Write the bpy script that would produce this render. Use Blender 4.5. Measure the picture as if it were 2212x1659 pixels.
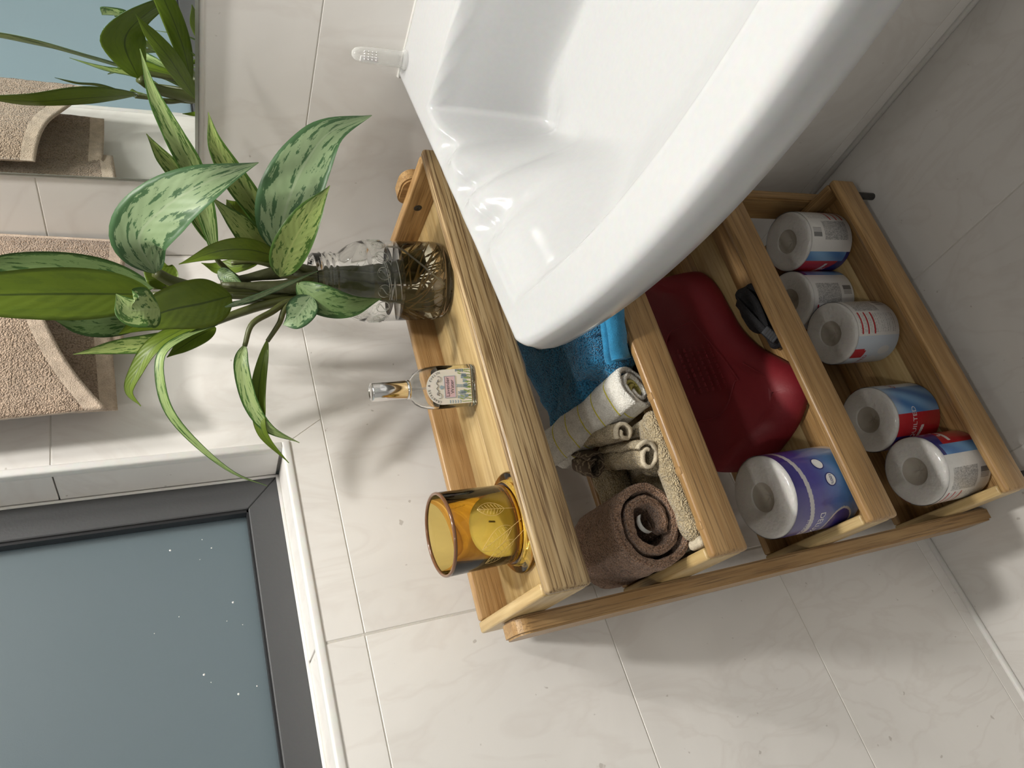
import bpy, bmesh, math, random
from mathutils import Vector, Matrix, noise
random.seed(7)
sc = bpy.context.scene
for o in list(bpy.data.objects): bpy.data.objects.remove(o)

# ---------------------------------------------------------------- camera
cam_d = bpy.data.cameras.new('camera'); cam = bpy.data.objects.new('camera', cam_d); sc.collection.objects.link(cam)
CX, CY, CZ = (0.328716, -0.297500, -0.896348), (0.559241, 0.826120, -0.069102), (0.761048, -0.478560, 0.437933)
m3 = Matrix((CX, CY, CZ)).transposed()
cam.matrix_world = Matrix.Translation((0.83164, -0.77654, 1.11919)) @ m3.to_4x4()
cam_d.sensor_fit = 'HORIZONTAL'; cam_d.sensor_width = 36.0; cam_d.lens = 25.734; cam_d.clip_start = 0.02
sc.camera = cam
# ---------------------------------------------------------------- world, view
W = bpy.data.worlds.new('world'); sc.world = W; W.use_nodes = True
W.node_tree.nodes['Background'].inputs[0].default_value = (0.32, 0.42, 0.46, 1)
W.node_tree.nodes['Background'].inputs[1].default_value = 1.30
sc.view_settings.view_transform = 'Standard'; sc.view_settings.look = 'None'
sc.view_settings.gamma = 1.0; sc.view_settings.use_curve_mapping = False
sc.view_settings.exposure = 0.40
# ceiling lamps of the room: (x, y, watts, radius); the fixtures follow in the lamp builder
LAMPS = [(0.72, -0.24, 15.0, 0.058), (1.25, -1.45, 2.0, 0.07)]
MIRROR_LAMP = (0.72, -0.065, 1.985, 4.6)                 # bar lamp above the mirror
LAMP_COL = (1.0, 0.965, 0.91)

# ================================================================ helpers
col = sc.collection
def link(o, parent=None):
    col.objects.link(o)
    if parent is not None: o.parent = parent
    return o
def mesh_from(name, verts, faces, smooth=True, mats=(), midx=None):
    me = bpy.data.meshes.new(name); me.from_pydata([tuple(v) for v in verts], [], faces)
    if smooth: me.polygons.foreach_set('use_smooth', [True]*len(me.polygons))
    for m in mats: me.materials.append(m)
    if midx: me.polygons.foreach_set('material_index', midx)
    me.update(); return me
def obj(name, verts, faces, mat=None, parent=None, smooth=True, mats=None, midx=None, loc=None, rot=None):
    me = mesh_from(name, verts, faces, smooth, mats if mats else ((mat,) if mat else ()), midx)
    o = bpy.data.objects.new(name, me); link(o, parent)
    if loc is not None: o.location = loc
    if rot is not None: o.rotation_euler = rot
    return o
def bmobj(name, bm, mat=None, parent=None, smooth=False, loc=None, rot=None):
    me = bpy.data.meshes.new(name); bm.normal_update(); bm.to_mesh(me); bm.free()
    if smooth: me.polygons.foreach_set('use_smooth', [True]*len(me.polygons))
    if mat: me.materials.append(mat)
    o = bpy.data.objects.new(name, me); link(o, parent)
    if loc is not None: o.location = loc
    if rot is not None: o.rotation_euler = rot
    return o
def tag(o, label=None, cat=None, group=None, kind=None):
    if label: o['label'] = label
    if cat: o['category'] = cat
    if group: o['group'] = group
    if kind: o['kind'] = kind
    return o
def empty(name, loc=(0, 0, 0), rz=0.0, label=None, cat=None, group=None):
    o = bpy.data.objects.new(name, None); o.empty_display_size = 0.02; link(o)
    o.location = loc; o.rotation_euler = (0, 0, rz); tag(o, label, cat, group); return o
def bm_box(bm, lo, hi, bevel=0.0, seg=2):
    vs = [bm.verts.new((x, y, z)) for x in (lo[0], hi[0]) for y in (lo[1], hi[1]) for z in (lo[2], hi[2])]
    F = [(0,1,3,2),(4,6,7,5),(0,4,5,1),(2,3,7,6),(0,2,6,4),(1,5,7,3)]
    fs = [bm.faces.new([vs[i] for i in f]) for f in F]
    if bevel > 0:
        es = {e for f in fs for e in f.edges}
        bmesh.ops.bevel(bm, geom=list(es), offset=bevel, segments=seg, affect='EDGES', profile=0.5)
    return bm
def box(name, lo, hi, mat, parent=None, bevel=0.0, seg=2, smooth=False):
    bm = bmesh.new(); bm_box(bm, lo, hi, bevel, seg)
    o = bmobj(name, bm, mat, parent, smooth=smooth); return o
def prism(name, poly, axis, a, b, mat, parent=None, bevel=0.0):
    """polygon in the plane normal to `axis`, extruded from a to b"""
    def p3(p, h):
        q = list(p); q.insert(axis, h); return q
    bm = bmesh.new()
    A = [bm.verts.new(p3(p, a)) for p in poly]; B = [bm.verts.new(p3(p, b)) for p in poly]
    n = len(poly); fs = [bm.faces.new(A[::-1]), bm.faces.new(B)]
    for i in range(n): fs.append(bm.faces.new((A[i], A[(i+1) % n], B[(i+1) % n], B[i])))
    bmesh.ops.recalc_face_normals(bm, faces=bm.faces)
    if bevel > 0: bmesh.ops.bevel(bm, geom=list(bm.edges), offset=bevel, segments=1, affect='EDGES')
    return bmobj(name, bm, mat, parent)
def lathe_data(prof, n=48, closed=False):
    V, F = [], []; m = len(prof)
    for i in range(n):
        a = 2*math.pi*i/n; c, s = math.cos(a), math.sin(a)
        for r, z in prof: V.append((r*c, r*s, z))
    for i in range(n):
        j = (i+1) % n
        for k in range(m - (0 if closed else 1)):
            k2 = (k+1) % m
            F.append((i*m+k, j*m+k, j*m+k2, i*m+k2))
    return V, F
def lathe(name, prof, mat, parent=None, n=48, closed=False, loc=None, smooth=True):
    V, F = lathe_data(prof, n, closed); return obj(name, V, F, mat, parent, smooth, loc=loc)
def catmull(P, n):
    P = [Vector(p) for p in P]; Q = [P[0]*2-P[1]] + P + [P[-1]*2-P[-2]]; out = []
    segs = len(P)-1
    for i in range(n+1):
        t = i/n*segs; k = min(int(t), segs-1); t -= k
        a, b, c, d = Q[k], Q[k+1], Q[k+2], Q[k+3]
        out.append(0.5*((2*b)+(c-a)*t+(2*a-5*b+4*c-d)*t*t+(3*b-a-3*c+d)*t**3))
    return out
def tube_data(P, rad, n=8, closed=False, V=None, F=None):
    """tube along points; rad a number or a list"""
    V = [] if V is None else V; F = [] if F is None else F
    P = [Vector(p) for p in P]; m = len(P); base = len(V)
    R = rad if isinstance(rad, (list, tuple)) else [rad]*m
    ref = Vector((0.31, 0.17, 0.93))
    for i in range(m):
        a = P[(i-1) % m] if (closed or i > 0) else P[i]; b = P[(i+1) % m] if (closed or i < m-1) else P[i]
        t = (b-a); t = t.normalized() if t.length > 1e-9 else Vector((0, 0, 1))
        u = ref - t*ref.dot(t)
        if u.length < 1e-3: u = Vector((1, 0, 0)) - t*t.x
        u.normalize(); w = t.cross(u); ref = u
        for k in range(n):
            an = 2*math.pi*k/n; V.append(P[i]+(u*math.cos(an)+w*math.sin(an))*R[i])
    for i in range(m - (0 if closed else 1)):
        j = (i+1) % m
        for k in range(n):
            k2 = (k+1) % n; F.append((base+i*n+k, base+i*n+k2, base+j*n+k2, base+j*n+k))
    if not closed:
        F.append(tuple(base+k for k in range(n))[::-1]); F.append(tuple(base+(m-1)*n+k for k in range(n)))
    return V, F
def tube(name, P, rad, mat, parent=None, n=8, closed=False):
    V, F = tube_data(P, rad, n, closed); return obj(name, V, F, mat, parent)
def sstep(a, b, x):
    t = min(1.0, max(0.0, (x-a)/(b-a))); return t*t*(3-2*t)
def fbm(p, oct=3):
    s, a = 0.0, 1.0
    for _ in range(oct):
        s += a*noise.noise(p); p = p*2.03; a *= 0.5
    return s
def text_mesh(txt, size, align='CENTER'):
    """flat letters as (verts, faces) in the xy plane, made with the built-in font"""
    cu = bpy.data.curves.new('txt', 'FONT'); cu.body = txt; cu.size = size; cu.align_x = align; cu.align_y = 'CENTER'
    cu.resolution_u = 3
    o = bpy.data.objects.new('txt', cu); col.objects.link(o); bpy.context.view_layer.update()
    dg = bpy.context.evaluated_depsgraph_get(); me = bpy.data.meshes.new_from_object(o.evaluated_get(dg))
    V = [tuple(v.co) for v in me.vertices]; F = [tuple(p.vertices) for p in me.polygons]
    bpy.data.objects.remove(o); bpy.data.curves.remove(cu); bpy.data.meshes.remove(me)
    return V, F

# ================================================================ materials
def mat(name):
    m = bpy.data.materials.new(name); m.use_nodes = True
    nt = m.node_tree; b = nt.nodes['Principled BSDF']; return m, nt, b
def N(nt, typ, **kw):
    n = nt.nodes.new(typ)
    for k, v in kw.items(): setattr(n, k, v)
    return n
def L(nt, a, b): nt.links.new(a, b)
def ramp(nt, stops, interp='LINEAR'):
    r = N(nt, 'ShaderNodeValToRGB'); cr = r.color_ramp; cr.interpolation = interp
    while len(cr.elements) < len(stops): cr.elements.new(0.5)
    for e, (p, c) in zip(cr.elements, stops):
        e.position = p; e.color = (c[0], c[1], c[2], 1)
    return r
def setp(b, color=None, rough=None, spec=None, coat=None, coat_rough=None, sheen=None, metal=None, ior=None, trans=None):
    if color is not None: b.inputs['Base Color'].default_value = (*color, 1)
    if rough is not None: b.inputs['Roughness'].default_value = rough
    if spec is not None: b.inputs['Specular IOR Level'].default_value = spec
    if coat is not None: b.inputs['Coat Weight'].default_value = coat
    if coat_rough is not None: b.inputs['Coat Roughness'].default_value = coat_rough
    if sheen is not None: b.inputs['Sheen Weight'].default_value = sheen
    if metal is not None: b.inputs['Metallic'].default_value = metal
    if ior is not None: b.inputs['IOR'].default_value = ior
    if trans is not None: b.inputs['Transmission Weight'].default_value = trans
def plain(name, color, rough=0.5, bump=0.0, bscale=200.0, **kw):
    m, nt, b = mat(name); setp(b, color, rough, **kw)
    tc = N(nt, 'ShaderNodeTexCoord'); nz = N(nt, 'ShaderNodeTexNoise'); nz.inputs['Scale'].default_value = bscale
    L(nt, tc.outputs['Object'], nz.inputs['Vector'])
    mx = N(nt, 'ShaderNodeMixRGB', blend_type='MULTIPLY'); mx.inputs[0].default_value = 0.10
    mx.inputs[1].default_value = (*color, 1); L(nt, nz.outputs['Color'], mx.inputs[2])
    hs = N(nt, 'ShaderNodeHueSaturation'); hs.inputs['Saturation'].default_value = 1.0; L(nt, mx.outputs[0], hs.inputs['Color'])
    L(nt, hs.outputs[0], b.inputs['Base Color'])
    if bump > 0:
        bp = N(nt, 'ShaderNodeBump'); bp.inputs['Strength'].default_value = bump; bp.inputs['Distance'].default_value = 0.002
        L(nt, nz.outputs['Fac'], bp.inputs['Height']); L(nt, bp.outputs[0], b.inputs['Normal'])
    return m
def tile_mat(name, c1, c2, rough=0.38):
    m, nt, b = mat(name); geo = N(nt, 'ShaderNodeNewGeometry'); oi = N(nt, 'ShaderNodeObjectInfo')
    mp = N(nt, 'ShaderNodeVectorMath', operation='MULTIPLY_ADD')
    L(nt, oi.outputs['Random'], mp.inputs[0]); mp.inputs[1].default_value = (13.0, 7.0, 5.0); L(nt, geo.outputs['Position'], mp.inputs[2])
    n1 = N(nt, 'ShaderNodeTexNoise'); n1.inputs['Scale'].default_value = 3.5; n1.inputs['Detail'].default_value = 5; n1.inputs['Distortion'].default_value = 1.2
    L(nt, mp.outputs[0], n1.inputs['Vector'])
    r1 = ramp(nt, [(0.35, c2), (0.62, c1)]); L(nt, n1.outputs['Fac'], r1.inputs[0])
    # thin drifting veins
    mp2 = N(nt, 'ShaderNodeMapping'); mp2.inputs['Rotation'].default_value = (0.5, 0.6, 0.4); mp2.inputs['Scale'].default_value = (1.0, 2.4, 1.0)
    L(nt, mp.outputs[0], mp2.inputs['Vector'])
    n2 = N(nt, 'ShaderNodeTexNoise'); n2.inputs['Scale'].default_value = 4.0; n2.inputs['Detail'].default_value = 4; n2.inputs['Distortion'].default_value = 2.0
    L(nt, mp2.outputs[0], n2.inputs['Vector'])
    sub = N(nt, 'ShaderNodeMath', operation='SUBTRACT'); L(nt, n2.outputs['Fac'], sub.inputs[0]); sub.inputs[1].default_value = 0.5
    ab = N(nt, 'ShaderNodeMath', operation='ABSOLUTE'); L(nt, sub.outputs[0], ab.inputs[0])
    r2 = ramp(nt, [(0.0, (0.955, 0.945, 0.94)), (0.05, (1, 1, 1))]); L(nt, ab.outputs[0], r2.inputs[0])
    # sparse little specks
    n3 = N(nt, 'ShaderNodeTexNoise'); n3.inputs['Scale'].default_value = 75.0; n3.inputs['Detail'].default_value = 2; L(nt, mp.outputs[0], n3.inputs['Vector'])
    r3 = ramp(nt, [(0.235, (0.72, 0.70, 0.68)), (0.265, (1, 1, 1))]); L(nt, n3.outputs['Fac'], r3.inputs[0])
    x1 = N(nt, 'ShaderNodeMixRGB', blend_type='MULTIPLY'); x1.inputs[0].default_value = 1; L(nt, r1.outputs[0], x1.inputs[1]); L(nt, r2.outputs[0], x1.inputs[2])
    x2 = N(nt, 'ShaderNodeMixRGB', blend_type='MULTIPLY'); x2.inputs[0].default_value = 1; L(nt, x1.outputs[0], x2.inputs[1]); L(nt, r3.outputs[0], x2.inputs[2])
    L(nt, x2.outputs[0], b.inputs['Base Color']); setp(b, rough=rough, spec=0.4)
    return m
def wood_mat(name, light, mid, dark, pore=0.7, rough=0.38, coat=0.15, dense=0.53):
    m, nt, b = mat(name); tc = N(nt, 'ShaderNodeTexCoord'); oi = N(nt, 'ShaderNodeObjectInfo')
    mp = N(nt, 'ShaderNodeVectorMath', operation='MULTIPLY_ADD')
    L(nt, oi.outputs['Random'], mp.inputs[0]); mp.inputs[1].default_value = (31.0, 17.0, 23.0); L(nt, tc.outputs['Object'], mp.inputs[2])
    s1 = N(nt, 'ShaderNodeMapping'); s1.inputs['Scale'].default_value = (1.6, 16.0, 16.0); L(nt, mp.outputs[0], s1.inputs['Vector'])
    n1 = N(nt, 'ShaderNodeTexNoise'); n1.inputs['Scale'].default_value = 2.2; n1.inputs['Detail'].default_value = 4; n1.inputs['Distortion'].default_value = 0.6
    L(nt, s1.outputs[0], n1.inputs['Vector'])
    r1 = ramp(nt, [(0.30, mid), (0.52, light), (0.72, mid)]); L(nt, n1.outputs['Fac'], r1.inputs[0])
    # growth rings
    s2 = N(nt, 'ShaderNodeMapping'); s2.inputs['Scale'].default_value = (1.2, 22.0, 22.0); L(nt, mp.outputs[0], s2.inputs['Vector'])
    wv = N(nt, 'ShaderNodeTexNoise'); wv.inputs['Scale'].default_value = 7.0; wv.inputs['Detail'].default_value = 3; wv.inputs['Distortion'].default_value = 0.3
    L(nt, s2.outputs[0], wv.inputs['Vector'])
    r2 = ramp(nt, [(0.40, (1, 1, 1)), (0.60, (0.80, 0.74, 0.66))]); L(nt, wv.outputs['Fac'], r2.inputs[0])
    # open pores, short dark dashes along the grain
    s3 = N(nt, 'ShaderNodeMapping'); s3.inputs['Scale'].default_value = (9.0, 400.0, 400.0); L(nt, mp.outputs[0], s3.inputs['Vector'])
    n3 = N(nt, 'ShaderNodeTexNoise'); n3.inputs['Scale'].default_value = 1.4; n3.inputs['Detail'].default_value = 2; L(nt, s3.outputs[0], n3.inputs['Vector'])
    r3 = ramp(nt, [(dense, (0, 0, 0)), (dense+0.13, (1, 1, 1))]); L(nt, n3.outputs['Fac'], r3.inputs[0])
    fm = N(nt, 'ShaderNodeMath', operation='MULTIPLY'); L(nt, r3.outputs[0], fm.inputs[0]); fm.inputs[1].default_value = pore
    x1 = N(nt, 'ShaderNodeMixRGB', blend_type='MULTIPLY'); x1.inputs[0].default_value = 1; L(nt, r1.outputs[0], x1.inputs[1]); L(nt, r2.outputs[0], x1.inputs[2])
    x2 = N(nt, 'ShaderNodeMixRGB'); L(nt, fm.outputs[0], x2.inputs[0]); L(nt, x1.outputs[0], x2.inputs[1]); x2.inputs[2].default_value = (*dark, 1)
    # each board a slightly different tone
    hv = N(nt, 'ShaderNodeHueSaturation'); mr = N(nt, 'ShaderNodeMapRange'); L(nt, oi.outputs['Random'], mr.inputs[0])
    mr.inputs[3].default_value = 0.90; mr.inputs[4].default_value = 1.10; L(nt, mr.outputs[0], hv.inputs['Value']); L(nt, x2.outputs[0], hv.inputs['Color'])
    L(nt, hv.outputs[0], b.inputs['Base Color']); setp(b, rough=rough, spec=0.4, coat=coat, coat_rough=0.25)
    bp = N(nt, 'ShaderNodeBump'); bp.inputs['Strength'].default_value = 0.25; bp.inputs['Distance'].default_value = 0.0006; bp.invert = True
    L(nt, r3.outputs[0], bp.inputs['Height']); L(nt, bp.outputs[0], b.inputs['Normal'])
    return m
def terry_mat(name, c1, c2, scale=1050.0, strength=1.0, sheen=0.25, dist=0.0035, stripes=None):
    m, nt, b = mat(name); tc = N(nt, 'ShaderNodeTexCoord'); oi = N(nt, 'ShaderNodeObjectInfo')
    wp = N(nt, 'ShaderNodeTexNoise'); wp.inputs['Scale'].default_value = scale*0.12; wp.inputs['Detail'].default_value = 2; L(nt, tc.outputs['Object'], wp.inputs['Vector'])
    ad = N(nt, 'ShaderNodeVectorMath', operation='MULTIPLY_ADD'); L(nt, wp.outputs['Color'], ad.inputs[0]); ad.inputs[1].default_value = (0.006, 0.006, 0.006); L(nt, tc.outputs['Object'], ad.inputs[2])
    vo = N(nt, 'ShaderNodeTexVoronoi'); vo.inputs['Scale'].default_value = scale*0.50; L(nt, ad.outputs[0], vo.inputs['Vector'])
    big = N(nt, 'ShaderNodeTexNoise'); big.inputs['Scale'].default_value = scale*0.06; big.inputs['Detail'].default_value = 4; L(nt, tc.outputs['Object'], big.inputs['Vector'])
    r = ramp(nt, [(0.0, c1), (0.35, c1), (0.80, c2)]); L(nt, vo.outputs['Distance'], r.inputs[0])
    r2 = ramp(nt, [(0.3, (0.80, 0.80, 0.80)), (0.7, (1.08, 1.08, 1.08))]); L(nt, big.outputs['Fac'], r2.inputs[0])
    x = N(nt, 'ShaderNodeMixRGB', blend_type='MULTIPLY'); x.inputs[0].default_value = 1; L(nt, r.outputs[0], x.inputs[1]); L(nt, r2.outputs[0], x.inputs[2])
    out = x.outputs[0]
    if stripes:
        axis, period, duty, scol = stripes
        sx = N(nt, 'ShaderNodeSeparateXYZ'); L(nt, tc.outputs['Object'], sx.inputs[0])
        dv = N(nt, 'ShaderNodeMath', operation='DIVIDE'); L(nt, sx.outputs[axis], dv.inputs[0]); dv.inputs[1].default_value = period
        fr = N(nt, 'ShaderNodeMath', operation='FRACT'); L(nt, dv.outputs[0], fr.inputs[0])
        lt = N(nt, 'ShaderNodeMath', operation='LESS_THAN'); L(nt, fr.outputs[0], lt.inputs[0]); lt.inputs[1].default_value = duty
        y = N(nt, 'ShaderNodeMixRGB'); L(nt, lt.outputs[0], y.inputs[0]); L(nt, out, y.inputs[1]); y.inputs[2].default_value = (*scol, 1); out = y.outputs[0]
    L(nt, out, b.inputs['Base Color']); setp(b, rough=0.95, spec=0.1, sheen=sheen)
    hm = N(nt, 'ShaderNodeMath', operation='MULTIPLY_ADD'); L(nt, vo.outputs['Distance'], hm.inputs[0]); hm.inputs[1].default_value = -0.8
    L(nt, big.outputs['Fac'], hm.inputs[2])
    bp = N(nt, 'ShaderNodeBump'); bp.inputs['Strength'].default_value = strength; bp.inputs['Distance'].default_value = dist
    L(nt, hm.outputs[0], bp.inputs['Height']); L(nt, bp.outputs[0], b.inputs['Normal'])
    return m
def thin_glass(name, tint, ior=1.5, rough=0.0, gain=1.0):
    """thin clear wall: passes light straight on, reflects by Fresnel"""
    m = bpy.data.materials.new(name); m.use_nodes = True; nt = m.node_tree; nt.nodes.clear()
    out = N(nt, 'ShaderNodeOutputMaterial'); mx = N(nt, 'ShaderNodeMixShader'); tr = N(nt, 'ShaderNodeBsdfTransparent'); gl = N(nt, 'ShaderNodeBsdfGlossy')
    lw = N(nt, 'ShaderNodeLayerWeight'); lw.inputs['Blend'].default_value = 0.22
    pw = N(nt, 'ShaderNodeMath', operation='MULTIPLY_ADD', use_clamp=True); L(nt, lw.outputs['Facing'], pw.inputs[0]); pw.inputs[1].default_value = 0.55*gain; pw.inputs[2].default_value = 0.03*gain
    p2 = N(nt, 'ShaderNodeMath', operation='POWER'); L(nt, lw.outputs['Facing'], p2.inputs[0]); p2.inputs[1].default_value = 3.0
    L(nt, p2.outputs[0], pw.inputs[0])
    nz = N(nt, 'ShaderNodeTexNoise'); nz.inputs['Scale'].default_value = 30; bp = N(nt, 'ShaderNodeBump'); bp.inputs['Strength'].default_value = 0.05; bp.inputs['Distance'].default_value = 0.001
    L(nt, nz.outputs['Fac'], bp.inputs['Height']); L(nt, bp.outputs[0], gl.inputs['Normal'])
    # thicker path through the wall towards the silhouette: deeper tint
    tm = N(nt, 'ShaderNodeMixRGB'); L(nt, p2.outputs[0], tm.inputs[0]); tm.inputs[1].default_value = (*tint, 1)
    tm.inputs[2].default_value = (tint[0]*0.55, tint[1]*0.55, tint[2]*0.5, 1); L(nt, tm.outputs[0], tr.inputs['Color'])
    gl.inputs['Roughness'].default_value = rough; gl.inputs['Color'].default_value = (1, 1, 1, 1)
    L(nt, pw.outputs[0], mx.inputs[0]); L(nt, tr.outputs[0], mx.inputs[1]); L(nt, gl.outputs[0], mx.inputs[2]); L(nt, mx.outputs[0], out.inputs['Surface'])
    return m
def real_glass(name, tint, ior=1.5, rough=0.0):
    m, nt, b = mat(name); setp(b, tint, rough, ior=ior, trans=1.0)
    tc = N(nt, 'ShaderNodeTexCoord'); nz = N(nt, 'ShaderNodeTexNoise'); nz.inputs['Scale'].default_value = 45; L(nt, tc.outputs['Object'], nz.inputs['Vector'])
    bp = N(nt, 'ShaderNodeBump'); bp.inputs['Strength'].default_value = 0.06; bp.inputs['Distance'].default_value = 0.001
    L(nt, nz.outputs['Fac'], bp.inputs['Height']); L(nt, bp.outputs[0], b.inputs['Normal'])
    return m
def leaf_mat(name, light, dark, rib):
    m, nt, b = mat(name); uv = N(nt, 'ShaderNodeUVMap'); oi = N(nt, 'ShaderNodeObjectInfo')
    sp = N(nt, 'ShaderNodeSeparateXYZ'); L(nt, uv.outputs[0], sp.inputs[0])
    av = N(nt, 'ShaderNodeMath', operation='ABSOLUTE'); L(nt, sp.outputs[1], av.inputs[0])        # |v| 0 midrib .. 1 edge
    # blotches run out along the side veins
    sk = N(nt, 'ShaderNodeMath', operation='MULTIPLY_ADD'); L(nt, av.outputs[0], sk.inputs[0]); sk.inputs[1].default_value = -0.22; L(nt, sp.outputs[0], sk.inputs[2])
    cb = N(nt, 'ShaderNodeCombineXYZ'); L(nt, sk.outputs[0], cb.inputs[0]); L(nt, sp.outputs[1], cb.inputs[1]); L(nt, oi.outputs['Random'], cb.inputs[2])
    mp = N(nt, 'ShaderNodeMapping'); mp.inputs['Scale'].default_value = (8.5, 4.2, 37.0); L(nt, cb.outputs[0], mp.inputs['Vector'])
    nz = N(nt, 'ShaderNodeTexNoise'); nz.inputs['Scale'].default_value = 1.0; nz.inputs['Detail'].default_value = 5.0; nz.inputs['Roughness'].default_value = 0.66; L(nt, mp.outputs[0], nz.inputs['Vector'])
    ed = N(nt, 'ShaderNodeMath', operation='POWER'); L(nt, av.outputs[0], ed.inputs[0]); ed.inputs[1].default_value = 6.0
    sm = N(nt, 'ShaderNodeMath', operation='MULTIPLY_ADD'); L(nt, ed.outputs[0], sm.inputs[0]); sm.inputs[1].default_value = 0.35; L(nt, nz.outputs['Fac'], sm.inputs[2])
    r = ramp(nt, [(0.565, light), (0.575, dark)]); L(nt, sm.outputs[0], r.inputs[0])
    n2 = N(nt, 'ShaderNodeTexNoise'); n2.inputs['Scale'].default_value = 3.0; L(nt, cb.outputs[0], n2.inputs['Vector'])
    r2 = ramp(nt, [(0.3, (0.85, 0.9, 0.8)), (0.7, (1.05, 1.05, 1.0))]); L(nt, n2.outputs['Fac'], r2.inputs[0])
    x = N(nt, 'ShaderNodeMixRGB', blend_type='MULTIPLY'); x.inputs[0].default_value = 1; L(nt, r.outputs[0], x.inputs[1]); L(nt, r2.outputs[0], x.inputs[2])
    rb = ramp(nt, [(0.02, (1, 1, 1)), (0.06, (0, 0, 0))]); L(nt, av.outputs[0], rb.inputs[0])
    y = N(nt, 'ShaderNodeMixRGB'); L(nt, rb.outputs[0], y.inputs[0]); L(nt, x.outputs[0], y.inputs[1]); y.inputs[2].default_value = (*rib, 1)
    L(nt, y.outputs[0], b.inputs['Base Color']); setp(b, rough=0.42, spec=0.35)
    b.inputs['Subsurface Weight'].default_value = 0.0
    # faint side veins
    ms = N(nt, 'ShaderNodeMath', operation='MULTIPLY'); L(nt, sk.outputs[0], ms.inputs[0]); ms.inputs[1].default_value = 75.0
    sn = N(nt, 'ShaderNodeMath', operation='SINE'); L(nt, ms.outputs[0], sn.inputs[0])
    bp = N(nt, 'ShaderNodeBump'); bp.inputs['Strength'].default_value = 0.09; bp.inputs['Distance'].default_value = 0.0008; L(nt, sn.outputs[0], bp.inputs['Height']); L(nt, bp.outputs[0], b.inputs['Normal'])
    # thin leaf lets some light through
    tl = N(nt, 'ShaderNodeBsdfTranslucent'); L(nt, y.outputs[0], tl.inputs['Color']); mx = N(nt, 'ShaderNodeMixShader'); mx.inputs[0].default_value = 0.22
    out = nt.nodes['Material Output']; L(nt, b.outputs[0], mx.inputs[1]); L(nt, tl.outputs[0], mx.inputs[2]); L(nt, mx.outputs[0], out.inputs['Surface'])
    return m
def emit_mat(name, c, s):
    m = bpy.data.materials.new(name); m.use_nodes = True; nt = m.node_tree; nt.nodes.clear()
    out = N(nt, 'ShaderNodeOutputMaterial'); e = N(nt, 'ShaderNodeEmission'); e.inputs[0].default_value = (*c, 1); e.inputs[1].default_value = s
    L(nt, e.outputs[0], out.inputs['Surface']); return m

M = {}
M['wall_tile'] = tile_mat('wall_tile', (0.85, 0.825, 0.792), (0.795, 0.770, 0.738))
M['floor_tile'] = tile_mat('floor_tile', (0.68, 0.66, 0.63), (0.63, 0.61, 0.58), 0.45)
M['grout'] = plain('grout', (0.66, 0.63, 0.58), 0.9, 0.3, 400)
M['grout_light'] = plain('grout_light', (0.74, 0.71, 0.66), 0.8, 0.3, 400)
M['plaster'] = plain('plaster', (0.45, 0.46, 0.46), 0.85, 0.1, 60)
M['bead'] = plain('bead', (0.80, 0.79, 0.76), 0.45, 0.15, 120)
M['oak'] = wood_mat('oak', (0.43, 0.268, 0.115), (0.365, 0.218, 0.086), (0.17, 0.095, 0.038))
M['oak_strong'] = wood_mat('oak_strong', (0.46, 0.335, 0.175), (0.43, 0.305, 0.155), (0.15, 0.085, 0.035), pore=0.95, dense=0.50)
M['oak_warm'] = wood_mat('oak_warm', (0.42, 0.265, 0.120), (0.36, 0.215, 0.09), (0.20, 0.10, 0.04), pore=0.4)
M['poplar'] = wood_mat('poplar', (0.58, 0.43, 0.21), (0.50, 0.36, 0.16), (0.36, 0.25, 0.10), pore=0.25)
M['ceramic'] = plain('ceramic', (0.475, 0.48, 0.483), 0.16, spec=0.22)
M['frame_grey'] = plain('frame_grey', (0.080, 0.081, 0.084), 0.42, 0.08, 300)
M['gasket'] = plain('gasket', (0.012, 0.012, 0.014), 0.6)
M['glass_clear'] = real_glass('glass_clear', (0.985, 0.99, 0.982), 1.47)
M['amber'] = real_glass('amber', (0.95, 0.755, 0.265), 1.5)
M['amber_deep'] = real_glass('amber_deep', (0.90, 0.58, 0.10), 1.5)
M['amber_rim'] = plain('amber_rim', (0.16, 0.07, 0.03), 0.15, coat=0.5)
M['water'] = real_glass('water', (0.93, 0.89, 0.72), 1.33)
M['scent'] = real_glass('scent', (0.97, 0.95, 0.78), 1.36)
M['metal'] = plain('metal', (0.80, 0.79, 0.78), 0.12, metal=1.0)
M['brown_terry'] = terry_mat('brown_terry', (0.46, 0.285, 0.190), (0.17, 0.095, 0.058))
M['tan_terry'] = terry_mat('tan_terry', (0.42, 0.315, 0.235), (0.25, 0.18, 0.13), strength=0.7)
M['tan_hem'] = terry_mat('tan_hem', (0.60, 0.485, 0.385), (0.50, 0.39, 0.30), 1500, 0.25)
M['blue_terry'] = terry_mat('blue_terry', (0.035, 0.245, 0.46), (0.008, 0.075, 0.16))
M['blue_hem'] = terry_mat('blue_hem', (0.035, 0.24, 0.44), (0.03, 0.2, 0.38), 1500, 0.25)
M['beige_terry'] = terry_mat('beige_terry', (0.62, 0.51, 0.33), (0.36, 0.28, 0.16))
M['beige_hem'] = terry_mat('beige_hem', (0.66, 0.58, 0.44), (0.55, 0.47, 0.34), 1500, 0.25)
M['white_terry'] = terry_mat('white_terry', (0.80, 0.78, 0.72), (0.66, 0.63, 0.56), 1200, 0.35, stripes=(0, 0.025, 0.065, (0.60, 0.53, 0.05)))
M['white_cloth'] = terry_mat('white_cloth', (0.84, 0.82, 0.76), (0.66, 0.63, 0.56), 1000, 0.5)
M['yellow_cloth'] = terry_mat('yellow_cloth', (0.72, 0.66, 0.22), (0.6, 0.52, 0.12), 1000, 0.4)
M['red_plastic'] = plain('red_plastic', (0.215, 0.011, 0.018), 0.55, 0.12, 500)
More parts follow.
